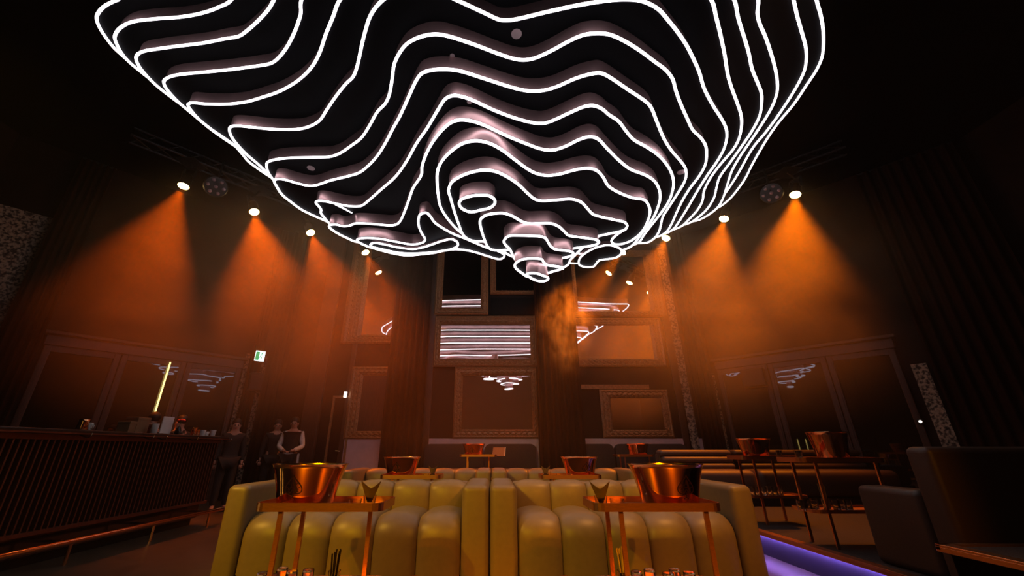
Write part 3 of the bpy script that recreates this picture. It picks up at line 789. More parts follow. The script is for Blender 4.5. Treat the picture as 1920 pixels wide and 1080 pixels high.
# doorway in the back wall on the left
dr = MB()
X0, X1 = bx(624, 790), bx(654, 790)
dz = bz(747, 640)
for q in (dr,):
    q.span(X0 - 0.05, X0, YB - 0.08, YB, 0, dz + 0.05).span(X1, X1 + 0.05, YB - 0.08, YB, 0, dz + 0.05).span(X0 - 0.05, X1 + 0.05, YB - 0.085, YB, dz, dz + 0.06)
d1 = thing('door_1', None, None, ((X0 + X1) / 2, YB, 0))
d1['kind'] = 'structure'
dr.build('door_frame', M['gilt'], d1, rel=True)
MB().span(X0, X1, YB - 0.03, YB, 0, dz).build('door_leaf', M['velvet'], d1, rel=True)
hx = X1 - 0.1
MB().tube([(hx, YB - 0.03, 1.02), (hx, YB - 0.09, 1.02), (hx - 0.1, YB - 0.09, 1.02)], 0.012, 6).build('door_handle', M['steel'], d1, rel=True)
p = on_y(648, 740, YB - 0.1)
wl = thing('wall_lamp', 'small bright white wall lamp above the corner of the doorway', 'lamp', p)
MB().box((0, 0.05, 0), (0.1, 0.1, 0.16)).build('bracket', M['black'], wl, bevel=0.01)
MB().box((0, -0.02, 0), (0.08, 0.05, 0.15)).build('diffuser', M['door_lamp'], wl, bevel=0.015)


# ------------------------------------------------------------------ canted bays: folding glazed screens
def pt(C0, D0, N0, t, out, z):
    p = C0 + D0 * t + N0 * out
    return (p.x, p.y, z)


def panel_box(mb, C0, D0, N0, t0, t1, o0, o1, z0, z1):
    P = [pt(C0, D0, N0, t, o, z) for z in (z0, z1) for t, o in ((t0, o0), (t1, o0), (t1, o1), (t0, o1))]
    mb.add(P, [(3, 2, 1, 0), (4, 5, 6, 7), (0, 1, 5, 4), (1, 2, 6, 5), (2, 3, 7, 6), (3, 0, 4, 7)])
    return mb


def bay(label, C0, D0, N0, t0, t1, z1):
    c = C0 + D0 * ((t0 + t1) / 2)
    g = thing('glazed_screen', label, 'screen', (c.x, c.y, 0))
    a = (C0, D0, N0)
    # head and outer jambs, stepped profile
    panel_box(MB(), *a, t0 - 0.02, t1 + 0.02, 0, 0.12, z1 - 0.2, z1).build('head_rail', M['timber'], g, rel=True, bevel=0.012)
    panel_box(MB(), *a, t0 - 0.08, t1 + 0.08, 0, 0.2, z1, z1 + 0.07).build('cornice', M['timber'], g, rel=True, bevel=0.02)
    n = 3
    wd = (t1 - t0) / n
    for i in range(n):
        s0, s1 = t0 + i * wd, t0 + (i + 1) * wd
        lf = panel_box(MB(), *a, s0 + 0.1, s1 - 0.1, 0.02, 0.04, 0.12, z1 - 0.3).build('glass_pane', M['smoked'], g, rel=True)
        for u0, u1 in ((s0 + 0.005, s0 + 0.11), (s1 - 0.11, s1 - 0.005)):
            panel_box(MB(), *a, u0, u1, 0.0, 0.09, 0, z1 - 0.2).build('stile', M['timber'], g, rel=True, bevel=0.012)
            panel_box(MB(), *a, u0 + 0.035, u1 - 0.035, 0.09, 0.105, 0.05, z1 - 0.25).build('stile_bead', M['timber'], g, rel=True)
        panel_box(MB(), *a, s0 + 0.1, s1 - 0.1, 0.01, 0.08, z1 - 0.31, z1 - 0.2).build('top_rail', M['timber'], g, rel=True)
        panel_box(MB(), *a, s0 + 0.1, s1 - 0.1, 0.01, 0.08, 0, 0.2).build('bottom_rail', M['timber'], g, rel=True)
    return g


bay('three-panel dark glazed screen on the left angled wall behind the bar', LC, LD, LN, 0.78, 4.15, 3.1)
bay('three-panel dark glazed screen on the right angled wall', RC, RD, RN, 0.2, 3.55, 3.15)


def stone(name, C0, D0, N0, t0, t1, z1, label):
    tag(panel_box(MB(), C0, D0, N0, t0, t1, 0.0, 0.07, 0, z1).build(name, M['stone']), label, 'wall cladding', kind='structure')


stone('trim_6', LC, LD, LN, 0.02, 0.74, 3.3, 'strip of pebbled stone under the exit sign')
stone('trim_7', LC, LD, LN, 4.5, 5.68, 5.4, 'pebbled stone strip at the far left')
stone('trim_8', RC, RD, RN, 3.68, 3.9, 2.6, 'pebbled stone strip right of the right glazed screen')
struct('trim_9', MB().span(bx(1336, 760), bx(1362, 760) - 0.1, YB - 0.07, YB, 0, bz(700, 1350)), M['stone'])
struct('trim_10', MB().span(bx(1279, 760), bx(1296, 760), YB - 0.07, YB, 0, ZC - 0.3), M['stone'])


def cdrape(label, C0, D0, N0, t0, t1, out, z1, sa, sb, waves=5):
    p, q = C0 + D0 * t0 + N0 * out, C0 + D0 * t1 + N0 * out
    return drape(label, (p.x, p.y), (q.x, q.y), 0.02, z1, 0.05, waves, sa, sb, nrm=N0)


cdrape('dark drape swept aside between the left glazed screen and the stone strip', LC, LD, LN, 0.42, 0.7, 0.16, ZC - 0.15, 0.0, 0.0, 4)
cdrape('dark drape swept aside at the far left edge of the left glazed screen', LC, LD, LN, 4.2, 4.75, 0.16, ZC - 0.15, 0.0, 0.0, 5)
cdrape('dark drape at the outer end of the right glazed screen', RC, RD, RN, 3.95, 5.5, 0.16, ZC - 0.15, 0.0, 0.0, 9)
# exit sign
p = on_y(487, 668, 9.75)
ex = thing('exit_sign', 'lit white and green exit sign with a running figure on the left stone strip', 'exit sign', p, math.radians(38))
MB().box((0, 0.0, 0), (0.23, 0.05, 0.27)).build('housing', M['steel'], ex, bevel=0.008)
MB().box((0, -0.028, 0), (0.21, 0.006, 0.25)).build('lit_face', M['exit_white'], ex)
fg = MB()
yy = -0.034
fg.box((-0.055, yy, 0.0), (0.075, 0.004, 0.2))
fg.build('green_door', M['exit_green'], ex)
rm = MB()
rm.ball((0.035, yy, 0.065), 0.016, 8, 6, (1, 0.2, 1))
for a, b in (((0.03, 0.045), (0.01, -0.01)), ((0.028, 0.035), (0.062, 0.02)), ((0.028, 0.035), (-0.008, 0.03)), ((0.01, -0.01), (0.045, -0.03)), ((0.045, -0.03), (0.03, -0.07)), ((0.01, -0.01), (-0.012, -0.045)), ((-0.012, -0.045), (-0.04, -0.05))):
    rm.bar((a[0], yy, a[1]), (b[0], yy, b[1]), 0.004, 0.013)
rm.build('running_figure', M['exit_green'], ex)


def speaker(label, p, rz, s=(0.3, 0.28, 0.42)):
    t = thing('wall_speaker', label, 'speaker', p, rz)
    MB().box((0, 0, 0), s).build('cabinet', M['black'], t, bevel=0.02)
    MB().box((0, -s[1] / 2 - 0.006, 0), (s[0] * 0.86, 0.012, s[2] * 0.88)).build('grille', M['dark_fabric'], t, bevel=0.004)
    MB().bar((0, s[1] / 2, 0), (0, s[1] / 2 + 0.2, 0), 0.05).build('bracket', M['black'], t)


p = LC + LD * 0.5 + LN * 0.35
z = 2.75
speaker('black wall speaker under the exit sign on the stone strip', (p.x, p.y, on_y(484, 716, p.y).z), math.radians(42))
p = RC + RD * 0.8 + RN * 0.38
q = on_y(1414, 709, p.y)
speaker('black speaker hung in front of the first pane of the right glazed screen', (q.x, p.y, q.z), -math.radians(44), (0.48, 0.3, 0.42))
# added glowing tube standing in for a streak mirrored in the left screen
q = LC + LD * 2.0 + LN * 0.14
pa = on_plane(304, 730, (q.x, q.y, 0), (LN.x, LN.y, 0))
z0_, z1_ = on_plane(291, 776, (q.x, q.y, 0), (LN.x, LN.y, 0)).z, on_plane(319, 679, (q.x, q.y, 0), (LN.x, LN.y, 0)).z
tb = thing('light_tube', 'thin yellow glowing tube standing in for a reflection in the middle pane behind the bar', 'lamp', (pa.x, pa.y, 0))
MB().tube([(0, 0, z0_), (0, 0, z1_)], 0.015, 8).build('glowing_tube', M['tube_yellow'], tb, smooth=True)
MB().lathe([(0.08, 0), (0.08, 0.02), (0.012, 0.04), (0.012, z0_)], 12).build('stand', M['black'], tb)


# ------------------------------------------------------------------ booths: channel-tufted sofas
def sweep_channel(path, x0, x1, puff):
    """one upholstered roll: path is a list of (y, z, ny, nz), the roll bulges along (ny, nz)"""
    rows = []
    nu = 14
    for y, z, ny, nz in path:
        row = []
        for j in range(nu + 1):
            u = -1 + 2 * j / nu
            u = math.copysign(math.sin(abs(u) * PI / 2), u)
            h = puff * max(0.0, 1 - u * u) ** 0.5 - 0.03
            x = (x0 + x1) / 2 + (x1 - x0) / 2 * u
            row.append((x, y + ny * h, z + nz * h))
        rows.append(row)
    return rows


def arc(cy, cz, r, a0, a1, n):
    return [(cy + r * math.cos(math.radians(a)), cz + r * math.sin(math.radians(a)), math.cos(math.radians(a)), math.sin(math.radians(a))) for a in [a0 + (a1 - a0) * i / n for i in range(n + 1)]]


def make_sofa(label, loc, wl, wr, n=5, cw=0.36, group=None, leather='leather', name='channel_sofa'):
    """local x from 0 (outside of the left arm); front at y = 0, back at y = 0.95"""
    t = thing(name, label, 'sofa', loc, 0, group)
    lm = M[leather]
    x0, x1 = wl, wl + n * cw
    W_ = x1 + wr
    MB().span(x0 + 0.004, x1 - 0.004, 0.05, 0.72, 0.0, 0.115).build('plinth', M['brushed'], t)
    MB().span(x0 + 0.002, x1 - 0.002, 0.06, 0.7, 0.115, 0.45).build('seat_base', lm, t)
    # seat roll: up the front face, over a wide radius, back to the rest
    seat = [(0.02, 0.12 + 0.25 * i / 4, -1, 0) for i in range(4)] + arc(0.18, 0.37, 0.16, 180, 90, 8) + [(0.18 + 0.48 * i / 4, 0.53 - 0.012 * i / 4, 0, 1) for i in range(1, 5)]
    bk = [(0.60, 0.48 + 0.185 * i / 4, -0.97, 0.2) for i in range(4)] + arc(0.70, 0.665, 0.09, 172, 20, 9) + [(0.80, 0.6, 1, 0)]
    for i in range(n):
        a, b = x0 + i * cw, x0 + (i + 1) * cw
        MB().grid(sweep_channel(seat, a, b, 0.06)).build('seat_channel', lm, t, smooth=True)
        MB().grid(sweep_channel(bk, a, b, 0.05)).build('back_channel', lm, t, smooth=True)
    MB().span(x0 - 0.01, x1 + 0.01, 0.72, 0.95, 0.0, 0.745).build('back_panel', lm, t, bevel=0.03, seg=3, smooth='angle')
    for a, b in ((0.002, wl - 0.004), (x1 + 0.004, W_ - 0.002)):
        MB().span(a, b, 0.0, 0.95, 0.0, 0.77).build('armrest', lm, t, bevel=0.05, seg=4, smooth='angle')
    return t, W_


YS = 3.78
G4 = 'olive channel sofas in the middle of the floor'
sof, WS = make_sofa('olive channel-tufted sofa nearest the bar, front row, left of the centre seam', (-2.27, YS, 0), 0.2, 0.235, group=G4)
so2, WS2 = make_sofa('olive channel-tufted sofa, front row, right of the centre seam', (-0.03, YS, 0), 0.235, 0.2, group=G4)
STEP = 2.7
dup(sof, (-2.27, YS + STEP, 0), label='olive channel-tufted sofa of the second row, behind the left front sofa')
dup(so2, (-0.03, YS + STEP, 0), label='olive channel-tufted sofa of the second row, behind the right front sofa')


# ------------------------------------------------------------------ copper service tables
def rrect(w_, d_, r, n=5):
    P = []
    for cx, cy_, a in ((w_ / 2 - r, d_ / 2 - r, 0), (-w_ / 2 + r, d_ / 2 - r, 90), (-w_ / 2 + r, -d_ / 2 + r, 180), (w_ / 2 - r, -d_ / 2 + r, 270)):
        for i in range(n + 1):
            t = math.radians(a + 90 * i / n)
            P.append((cx + r * math.cos(t), cy_ + r * math.sin(t)))
    return P


def tray(t, name, w_, d_, z0, z1, m='brushed'):
    r = 0.06
    P = rrect(w_, d_, r)
    mb = MB()
    n = len(P)
    I = rrect(w_ - 0.016, d_ - 0.016, r - 0.008)
    V = [(x, y, z0) for x, y in P] + [(x, y, z1) for x, y in P] + [(x, y, z1) for x, y in I] + [(x, y, z0 + 0.01) for x, y in I]
    F = []
    for k in range(3):
        F += [(k * n + i, k * n + (i + 1) % n, (k + 1) * n + (i + 1) % n, (k + 1) * n + i) for i in range(n)]
    F += [tuple(range(n - 1, -1, -1)), tuple(3 * n + i for i in range(n))]
    mb.add(V, F)
    return mb.build(name, M[m], t)


TZ, SZ = 0.715, 0.285
TOPZ, SHZ = TZ + 0.0105, SZ + 0.0105


def make_table(label, loc, flip=False, group=None, width=0.76, depth=0.38, four=False):
    t = thing('service_table', label, 'side table', loc, 0, group)
    s = -1 if flip else 1
    tray(t, 'top_tray', width, depth, TZ, TZ + 0.045)
    tray(t, 'shelf_tray', width * 0.94, depth * 0.94, SZ, SZ + 0.03)
    hx_, hy = width / 2 - 0.16, depth / 2 - 0.03
    legs = [(-hx_, -hy), (-hx_, hy), (hx_, hy)] if not flip else [(-hx_ , hy), (-hx_, -hy), (hx_ + 0.06, -hy)]
    if four:
        legs = [(-hx_, -hy), (-hx_, hy), (hx_, hy), (hx_, -hy)]
    for x, y in legs:
        MB().bar((x, y, 0.0), (x, y, TZ + 0.001), 0.026, 0.016).build('leg', M['brushed'], t)
    return t


# ------------------------------------------------------------------ oval copper buckets with a spade emblem
def bucket_r(z):
    f = z / 0.235
    return 0.172 + 0.045 * f + 0.018 * f ** 3


BSY = 0.66


def spade_outline(n=48):
    """half-width outline of a spade, unit height 1, centred on u = 0"""
    P = []
    for i in range(n + 1):
        f = i / n
        if f < 0.62:
            g = f / 0.62
            u = 0.42 * (math.sin(g * PI / 2) ** 1.5)
            v = 1.0 - 0.62 * g ** 0.9
        else:
            g = (f - 0.62) / 0.38
            a = g * PI * 0.95
            u = 0.23 + 0.19 * math.cos(a)
            v = 0.38 - 0.17 * math.sin(a) + 0.02 * g
        P.append((u, v))
    return P


def emblem(t, ang, zc, h):
    """spade ring, letter A, scrolls and stem laid on the bucket wall, raised half a millimetre"""
    def S_(u, v, e=0.0012):
        z = zc + (v - 0.5) * h
        r = bucket_r(z) + e
        a = ang + u * h / 0.2
        return (r * math.cos(a), BSY * r * math.sin(a), z)
    half = spade_outline()
    ring = half + [(-u, v) for u, v in reversed(half)]
    mb = MB()

    def stroke(pts, wd):
        rows = []
        for i, p in enumerate(pts):
            a = pts[max(0, i - 1)]
            b = pts[min(len(pts) - 1, i + 1)]
            dx, dy = b[0] - a[0], b[1] - a[1]
            L = math.hypot(dx, dy) or 1
            nx, ny = -dy / L * wd / 2, dx / L * wd / 2
            rows.append([S_(p[0] + nx, p[1] + ny), S_(p[0] - nx, p[1] - ny)])
        mb.grid(rows)

    def line(a, b, wd):
        stroke([(a[0] + (b[0] - a[0]) * i / 5, a[1] + (b[1] - a[1]) * i / 5) for i in range(6)], wd)
    stroke(ring, 0.05)
    line((-0.2, 0.3), (0.02, 0.78), 0.03)
    line((0.0, 0.78), (0.2, 0.3), 0.10)
    line((-0.12, 0.46), (0.12, 0.46), 0.03)
    line((-0.26, 0.3), (-0.12, 0.3), 0.03)
    line((0.1, 0.3), (0.28, 0.3), 0.03)
    for s in (-1, 1):
        stroke([(s * (0.29 + 0.05 * math.cos(q / 3)), 0.42 + 0.05 * math.sin(q / 3)) for q in range(14)], 0.025)
        stroke([(s * (0.13 + 0.05 * math.cos(q / 3)), 0.24 + 0.04 * math.sin(q / 3)) for q in range(14)], 0.02)
        stroke([(s * (0.2 + 0.04 * math.cos(q / 3)), 0.6 + 0.04 * math.sin(q / 3)) for q in range(12)], 0.02)
    stroke([(0.0, 0.24), (0.0, 0.12), (0.0, 0.04)], 0.07)
    stroke([(-0.13, 0.0), (-0.04, 0.05), (0.04, 0.05), (0.13, 0.0)], 0.03)
    mb.build('spade_emblem', M['engrave'], t)


def make_bucket(label, loc, ang=None, group=None, sc=1.0, n=48):
    t = thing('ice_bucket', label, 'ice bucket', loc, 0, group)
    out = [(0.165, 0.0), (0.172, 0.004)] + [(bucket_r(z), z) for z in [0.235 * i / 12 for i in range(1, 13)]]
    out += [(bucket_r(0.235) + 0.006, 0.236), (bucket_r(0.235) + 0.006, 0.241), (bucket_r(0.235) - 0.004, 0.241)]
    MB().lathe(out, n, sx=1, sy=BSY, caps=False).add([], []).build('bowl', M['copper'], t, smooth=True)
    inn = [(bucket_r(z) - 0.004, z) for z in [0.241 - 0.23 * i / 8 for i in range(9)]]
    MB().lathe(inn, n, sx=1, sy=BSY, caps=False).build('lining', M['copper_in'], t, smooth=True)
    MB().lathe([(0.165, 0.0), (0.16, 0.012)], n, sx=1, sy=BSY).build('base', M['copper'], t)
    if ang is not None:
        emblem(t, math.radians(ang), 0.115, 0.135)
    return t


# ------------------------------------------------------------------ glasses, napkins, straws
def tumbler_mb(r0, r1, h, th=0.004, base=0.012, n=20, flip=False):
    prof = [(0.001, 0.0), (r0 * 0.92, 0.0), (r0, 0.004), (r1, h), (r1 - th, h), (r0 - th, base), (0.001, base)]
    if flip:
        prof = [(r, h - z) for r, z in prof]
    return MB().lathe(prof, n, caps=False)


def tumbler(label, loc, r0=0.03, r1=0.034, h=0.09, group=None, flip=False, name='glass_tumbler'):
    o = tumbler_mb(r0, r1, h, flip=flip).build(name, M['glass'], smooth='angle', merge=False)
    o.location = loc
    return tag(o, label, 'glass', group)


def napkin_glass(label, loc, group=None, rz=0.3):
    t = thing('napkin_glass', label, 'glass', loc, rz, group)
    tumbler_mb(0.034, 0.04, 0.06, base=0.016).build('tumbler', M['glass'], t, smooth='angle')
    # a square napkin folded to a point and tucked in: two swallow-tail flaps
    def flap(s, yo):
        rows = []
        for i in range(7):
            f = i / 6
            z = 0.022 + 0.075 * f
            wd = 0.012 + 0.05 * f ** 0.9
            row = []
            for j in range(9):
                u = -1 + 2 * j / 8
                zz = z + 0.045 * f * (abs(u) ** 1.3)
                row.append((u * wd, yo * (0.3 + f) + 0.012 * math.cos(u * 1.6) * f * s, zz))
            rows.append(row)
        return rows
    MB().grid(flap(1, 0.010)).build('napkin', M['napkin'], t, smooth=True)
    MB().grid(flap(-1, -0.010)).build('napkin', M['napkin'], t, smooth=True)
    return t


def straw_cup(label, loc, m, n=14, group=None, hgt=0.2):
    t = thing('straw_cup', label, 'straw cup', loc, 0, group)
    tumbler_mb(0.03, 0.036, 0.095).build('tumbler', M['glass'], t, smooth='angle')
    rng = random.Random(n + int(loc[0] * 100))
    for i in range(n):
        a = 2 * PI * i / n + rng.uniform(-.2, .2)
        r = 0.018 * math.sqrt((i % 5 + 1) / 5)
        k = 1.7 + rng.uniform(-.15, .2)
        hh = hgt + rng.uniform(-0.012, 0.012)
        MB().tube([(r * 0.8 * math.cos(a), r * 0.8 * math.sin(a), 0.014), (r * k * math.cos(a), r * k * math.sin(a), hh)], 0.0032, 6).build('straw', M[m], t)
    return t


YT = 2.83
XL, XR = -1.03, 0.97
GT, GB, GN = 'copper service tables', 'copper ice buckets', 'napkin glasses on the service tables'
tl = make_table('copper three-legged service table before the left front sofa', (XL, YT, 0), False, GT)
trt = make_table('copper three-legged service table before the right front sofa', (XR, YT, 0), True, GT)
bl = make_bucket('large copper ice bucket with spade emblem on the left front table', (-1.185, YT, TOPZ), -100, GB)
br = make_bucket('large copper ice bucket with spade emblem on the right front table', (1.115, YT, TOPZ), -72, GB)
ng1 = napkin_glass('glass holding a folded brown napkin on the left front table', (-0.775, YT - 0.02, TOPZ), GN, 0.15)
ng2 = napkin_glass('glass holding a folded brown napkin on the right front table', (0.665, YT - 0.06, TOPZ), GN, -0.2)
lo1 = tumbler('low clear glass dish beside the napkin glass, left front table', (-0.855, YT - 0.05, TOPZ), 0.036, 0.04, 0.042, name='glass_dish')
lo2 = tumbler('low clear glass dish beside the napkin glass, right front table', (0.765, YT - 0.05, TOPZ), 0.04, 0.044, 0.042, name='glass_dish')
# lower shelves
for k, (x, y) in enumerate(((-1.335, -0.07), (-1.27, 0.03), (-1.185, -0.03), (-1.10, 0.0), (-1.25, -0.12))):
    tumbler('upturned glass on the left front shelf, ' + ('first from the left', 'behind the front-left table leg', 'fourth from the left', 'last, next to the black straws', 'in front of the others')[k], (x, YT + y, SHZ), 0.033, 0.031, 0.095, 'upturned glasses on the left front table shelf', True)
straw_cup('glass full of black straws on the lower shelf of the left front table', (-0.935, YT - 0.03, SHZ), 'straw_black', 14, None, 0.19)
for k, (x, y) in enumerate(((0.845, -0.02), (0.935, 0.02), (1.02, -0.05), (1.09, 0.03), (1.15, -0.03))):
    tumbler('upturned glass on the right front shelf, ' + ('next to the pale straws', 'second from the straws', 'third from the straws', 'fourth from the straws', 'farthest from the straws')[k], (x, YT + y, SHZ), 0.033, 0.031, 0.09, 'upturned glasses on the right front table shelf', True)
straw_cup('glass full of pale paper straws on the lower shelf of the right front table', (0.765, YT - 0.03, SHZ), 'straw_tan', 16, None, 0.2)
# the second row of tables
for src, label in ((tl, 'copper service table of the second row, before the left rear sofa'), (trt, 'copper service table of the second row, before the right rear sofa'),
                   (bl, 'copper ice bucket on the left table of the second row'), (br, 'copper ice bucket on the right table of the second row'),
                   (ng1, 'glass with folded napkin on the left table of the second row'), (ng2, 'glass with folded napkin on the right table of the second row'),
                   (lo1, 'low glass dish on the left table of the second row'), (lo2, 'low glass dish on the right table of the second row')):
    dup(src, (src.location.x, src.location.y + 2.8, src.location.z), label=label)

# ------------------------------------------------------------------ back platform with banquettes
struct('floor_back', MB().span(-2.75, 6.0, 8.7, YB - 0.005, 0, 0.2), M['carpet'])


def banquette(label, x0, x1, y=YB - 0.75):
    t = thing('wall_banquette', label, 'banquette', ((x0 + x1) / 2, y, 0.2), 0, 'dark banquettes along the back wall')
    w_ = (x1 - x0) - 0.02
    r = 0.14
    P = [(-w_ / 2, 0.12), (w_ / 2, 0.12)] + [(w_ / 2 - r + r * math.cos(a), 0.98 - r + r * math.sin(a)) for a in [PI / 2 * i / 6 for i in range(7)]] + [(-w_ / 2 + r + r * math.cos(a), 0.98 - r + r * math.sin(a)) for a in [PI / 2 + PI / 2 * i / 6 for i in range(7)]]
    mb = MB().prism(P, 0, 0.16)
    mb.v = [(a, 0.5 + c, b) for a, b, c in mb.v]
    mb.build('backrest', M['dark_fabric'], t, bevel=0.02, seg=3, smooth='angle')
    MB().span(-w_ / 2, w_ / 2, 0.0, 0.5, 0.2, 0.45).build('seat', M['dark_fabric'], t, bevel=0.04, seg=3, smooth='angle')
    MB().span(-w_ / 2 + 0.02, w_ / 2 - 0.02, 0.04, 0.66, 0, 0.2).build('plinth', M['black'], t)
    return t


yq = YB - 0.2
for label, a, b in (('dark rounded banquette under the large low mirror, its left half', 796, 907), ('dark rounded banquette under the large low mirror, its right half', 908, 1006),
                    ('dark rounded banquette just right of the dark drape', 1090, 1151), ('dark rounded banquette under the dim low mirror', 1152, 1287)):
    banquette(label, bx(a, 840, yq), bx(b, 840, yq))
for i, (px, lb) in enumerate(((888, 'under the large low mirror'), (1196, 'under the dim low mirror'))):
    p = on_y(px, 845, 9.0)
    tt = dup(tl if i == 0 else trt, (p.x + (0.1 if i == 0 else -0.12), 9.0, 0.2), label='copper service table on the back platform ' + lb)
    dup(bl, (p.x, 9.0, 0.2 + TOPZ), label='dim copper ice bucket on the back platform ' + lb)
p = on_y(934, 850, 9.0)
cdt = thing('menu_stand', 'open menu stand with a pale edge beside the far bucket', 'menu', (p.x, 9.02, 0.2 + TOPZ))
mbk = MB()
mbk.add([(-0.13, -0.03, 0.002), (0.13, -0.03, 0.002), (0.15, 0.06, 0.17), (-0.1, 0.06, 0.17), (-0.13, -0.02, 0.002), (0.13, -0.02, 0.002), (0.15, 0.07, 0.17), (-0.1, 0.07, 0.17)], [(0, 1, 2, 3), (7, 6, 5, 4), (0, 4, 5, 1), (1, 5, 6, 2), (2, 6, 7, 3), (3, 7, 4, 0)])
mbk.build('cover', M['card'], cdt)
MB().bar((0.135, -0.03, 0.005), (0.155, 0.058, 0.172), 0.012).build('page_edge', M['white'], cdt)


# ------------------------------------------------------------------ bar along the left
BX = -4.42
BT = 1.245
bar = thing('bar_counter', 'long dark bar counter with bronze slats and a copper foot rail', 'bar', (BX, 4.5, 0))
B0, B1 = 1.2, 6.95
MB().span(BX - 0.85, BX + 0.08, B0, B1 + 0.05, BT - 0.05, BT).build('counter_top', M['bar_top'], bar, rel=True, bevel=0.012)
MB().span(BX + 0.08, BX + 0.086, B0, B1 + 0.05, BT - 0.045, BT - 0.03).build('top_edge', M['slat'], bar, rel=True)
MB().span(BX - 0.7, BX - 0.09, B0 + 0.05, B1 - 0.05, 0.1, BT - 0.05).build('front_panel', M['bar_front'], bar, rel=True)
MB().span(BX - 0.65, BX - 0.16, B0 + 0.05, B1 - 0.05, 0.0, 0.1).build('kick_plinth', M['black'], bar, rel=True)
MB().span(BX - 0.09, BX + 0.0, B0 + 0.02, B1 - 0.02, BT - 0.1, BT - 0.05).build('slat_rail', M['slat'], bar, rel=True)
MB().span(BX - 0.09, BX + 0.0, B0 + 0.02, B1 - 0.02, 0.29, 0.325).build('slat_rail', M['slat'], bar, rel=True)
sl = None
n = int((B1 - B0 - 0.1) / 0.0625)
for i in range(n + 1):
    y = B0 + 0.05 + 0.0625 * i
    if sl is None:
        sl = MB().box((0, 0, 0), (0.05, 0.015, BT - 0.1 - 0.325)).build('slat', M['slat'], bar)
        c = sl
    else:
        c = sl.copy()
        COL.objects.link(c)
        c.parent = bar
    c.location = (-0.035, y - 4.5, (BT - 0.1 + 0.325) / 2)
fr = MB().tube([(BX + 0.2, B0, 0.2), (BX + 0.2, B1 + 0.1, 0.2)], 0.028, 12)
fr.build('foot_rail', M['copper'], bar, rel=True, smooth='angle')
for i in range(6):
    y = B0 + 0.3 + i * 1.05
    MB().tube([(BX + 0.2, y, 0.2), (BX + 0.2, y, 0.0)], 0.016, 8).tube([(BX + 0.2, y, 0.2), (BX - 0.1, y, 0.2)], 0.012, 8).build('rail_bracket', M['copper'], bar, rel=True)
MB().span(BX - 0.085, BX - 0.075, 4.2, B1 - 0.1, 0.30, 0.315).build('blue_strip', M['blue_dim'], bar, rel=True)
for i, px in enumerate((165, 283, 308, 366, 430)):
    p = on_x(px, 815, BX + 0.1)
    if p.y > B1:
        p = Vector((BX + 0.1, B1 - 0.05, 0))
    pts = [(BX + 0.02, p.y, BT - 0.052), (BX + 0.1, p.y, BT - 0.075), (BX + 0.16, p.y - 0.03, BT - 0.065), (BX + 0.19, p.y - 0.05, BT - 0.035)]
    MB().tube(pts, 0.007, 8).build('bag_hook', M['steel'], bar, rel=True, smooth=True)


def bar_thing(name, label, cat, px, x=BX - 0.18):
    p = on_x(px, 800, x)
    return thing(name, label, cat, (x, p.y, BT))


t = bar_thing('copper_jug', 'small shiny copper jug with handle standing alone on the bar top', 'jug', 154)
MB().lathe([(0.05, 0), (0.055, 0.02), (0.045, 0.1), (0.05, 0.12), (0.045, 0.12), (0.04, 0.1)], 20).build('body', M['copper'], t, smooth=True)
MB().tube([(0.045, -0.02, 0.1), (0.085, -0.03, 0.095), (0.09, -0.035, 0.05), (0.05, -0.02, 0.03)], 0.006, 8).build('handle', M['copper'], t, smooth=True)
t = bar_thing('cup', 'plain white cup next to the copper jug on the bar top', 'cup', 166)
tumbler_mb(0.03, 0.036, 0.09).build('body', M['white'], t, smooth='angle')
MB().tube([(0.032, 0, 0.07), (0.06, 0, 0.06), (0.055, 0, 0.03), (0.031, 0, 0.025)], 0.005, 6).build('handle', M['white'], t, smooth=True)
for k, (px, w_, h, nm, lb, m_) in enumerate(((237, 0.10, 0.14, 'small_box', 'small brown card box at the left of the row of boxes on the bar', 'card'), (256, 0.2, 0.2, 'box', 'large brown card box on the bar', 'card'), (278, 0.09, 0.12, 'tin', 'dark square tin standing right of the large box on the bar', 'timber'))):
    t = bar_thing(nm, lb, 'box', px, BX - 0.3)
    MB().span(-0.08, 0.08, -w_ / 2, w_ / 2, 0, h).build('body', M[m_], t, bevel=0.005)
    MB().span(-0.084, 0.084, -w_ / 2 - 0.004, w_ / 2 + 0.004, h - 0.03, h + 0.004).build('lid', M[m_], t, bevel=0.004)
t = bar_thing('notice_card', 'pale upright card in a stand on the bar', 'sign', 313, BX - 0.3)
MB().span(-0.012, 0.0, -0.1, 0.1, 0.02, 0.25).build('card', M['white'], t)
MB().span(-0.05, 0.05, -0.11, 0.11, 0, 0.02).build('stand', M['black'], t, bevel=0.004)
t = bar_thing('flower_vase', 'small dark vase with a red flower on the bar', 'vase', 336, BX - 0.2)
MB().lathe([(0.03, 0), (0.045, 0.04), (0.03, 0.1), (0.02, 0.12)], 16).build('vase', M['black'], t, smooth=True)
MB().tube([(0, 0, 0.1), (0.005, 0.0, 0.17), (0, 0.01, 0.2)], 0.004, 6).build('stem', M['green'], t)
fl = MB()
for i in range(9):
    a = i * 2.4
    r = 0.008 + 0.0035 * i
    fl.ball((r * math.cos(a), 0.01 + r * math.sin(a), 0.215 - 0.001 * i), 0.022, 8, 5, (1, 1, 0.7))
fl.build('blossom', M['red'], t, smooth=True)
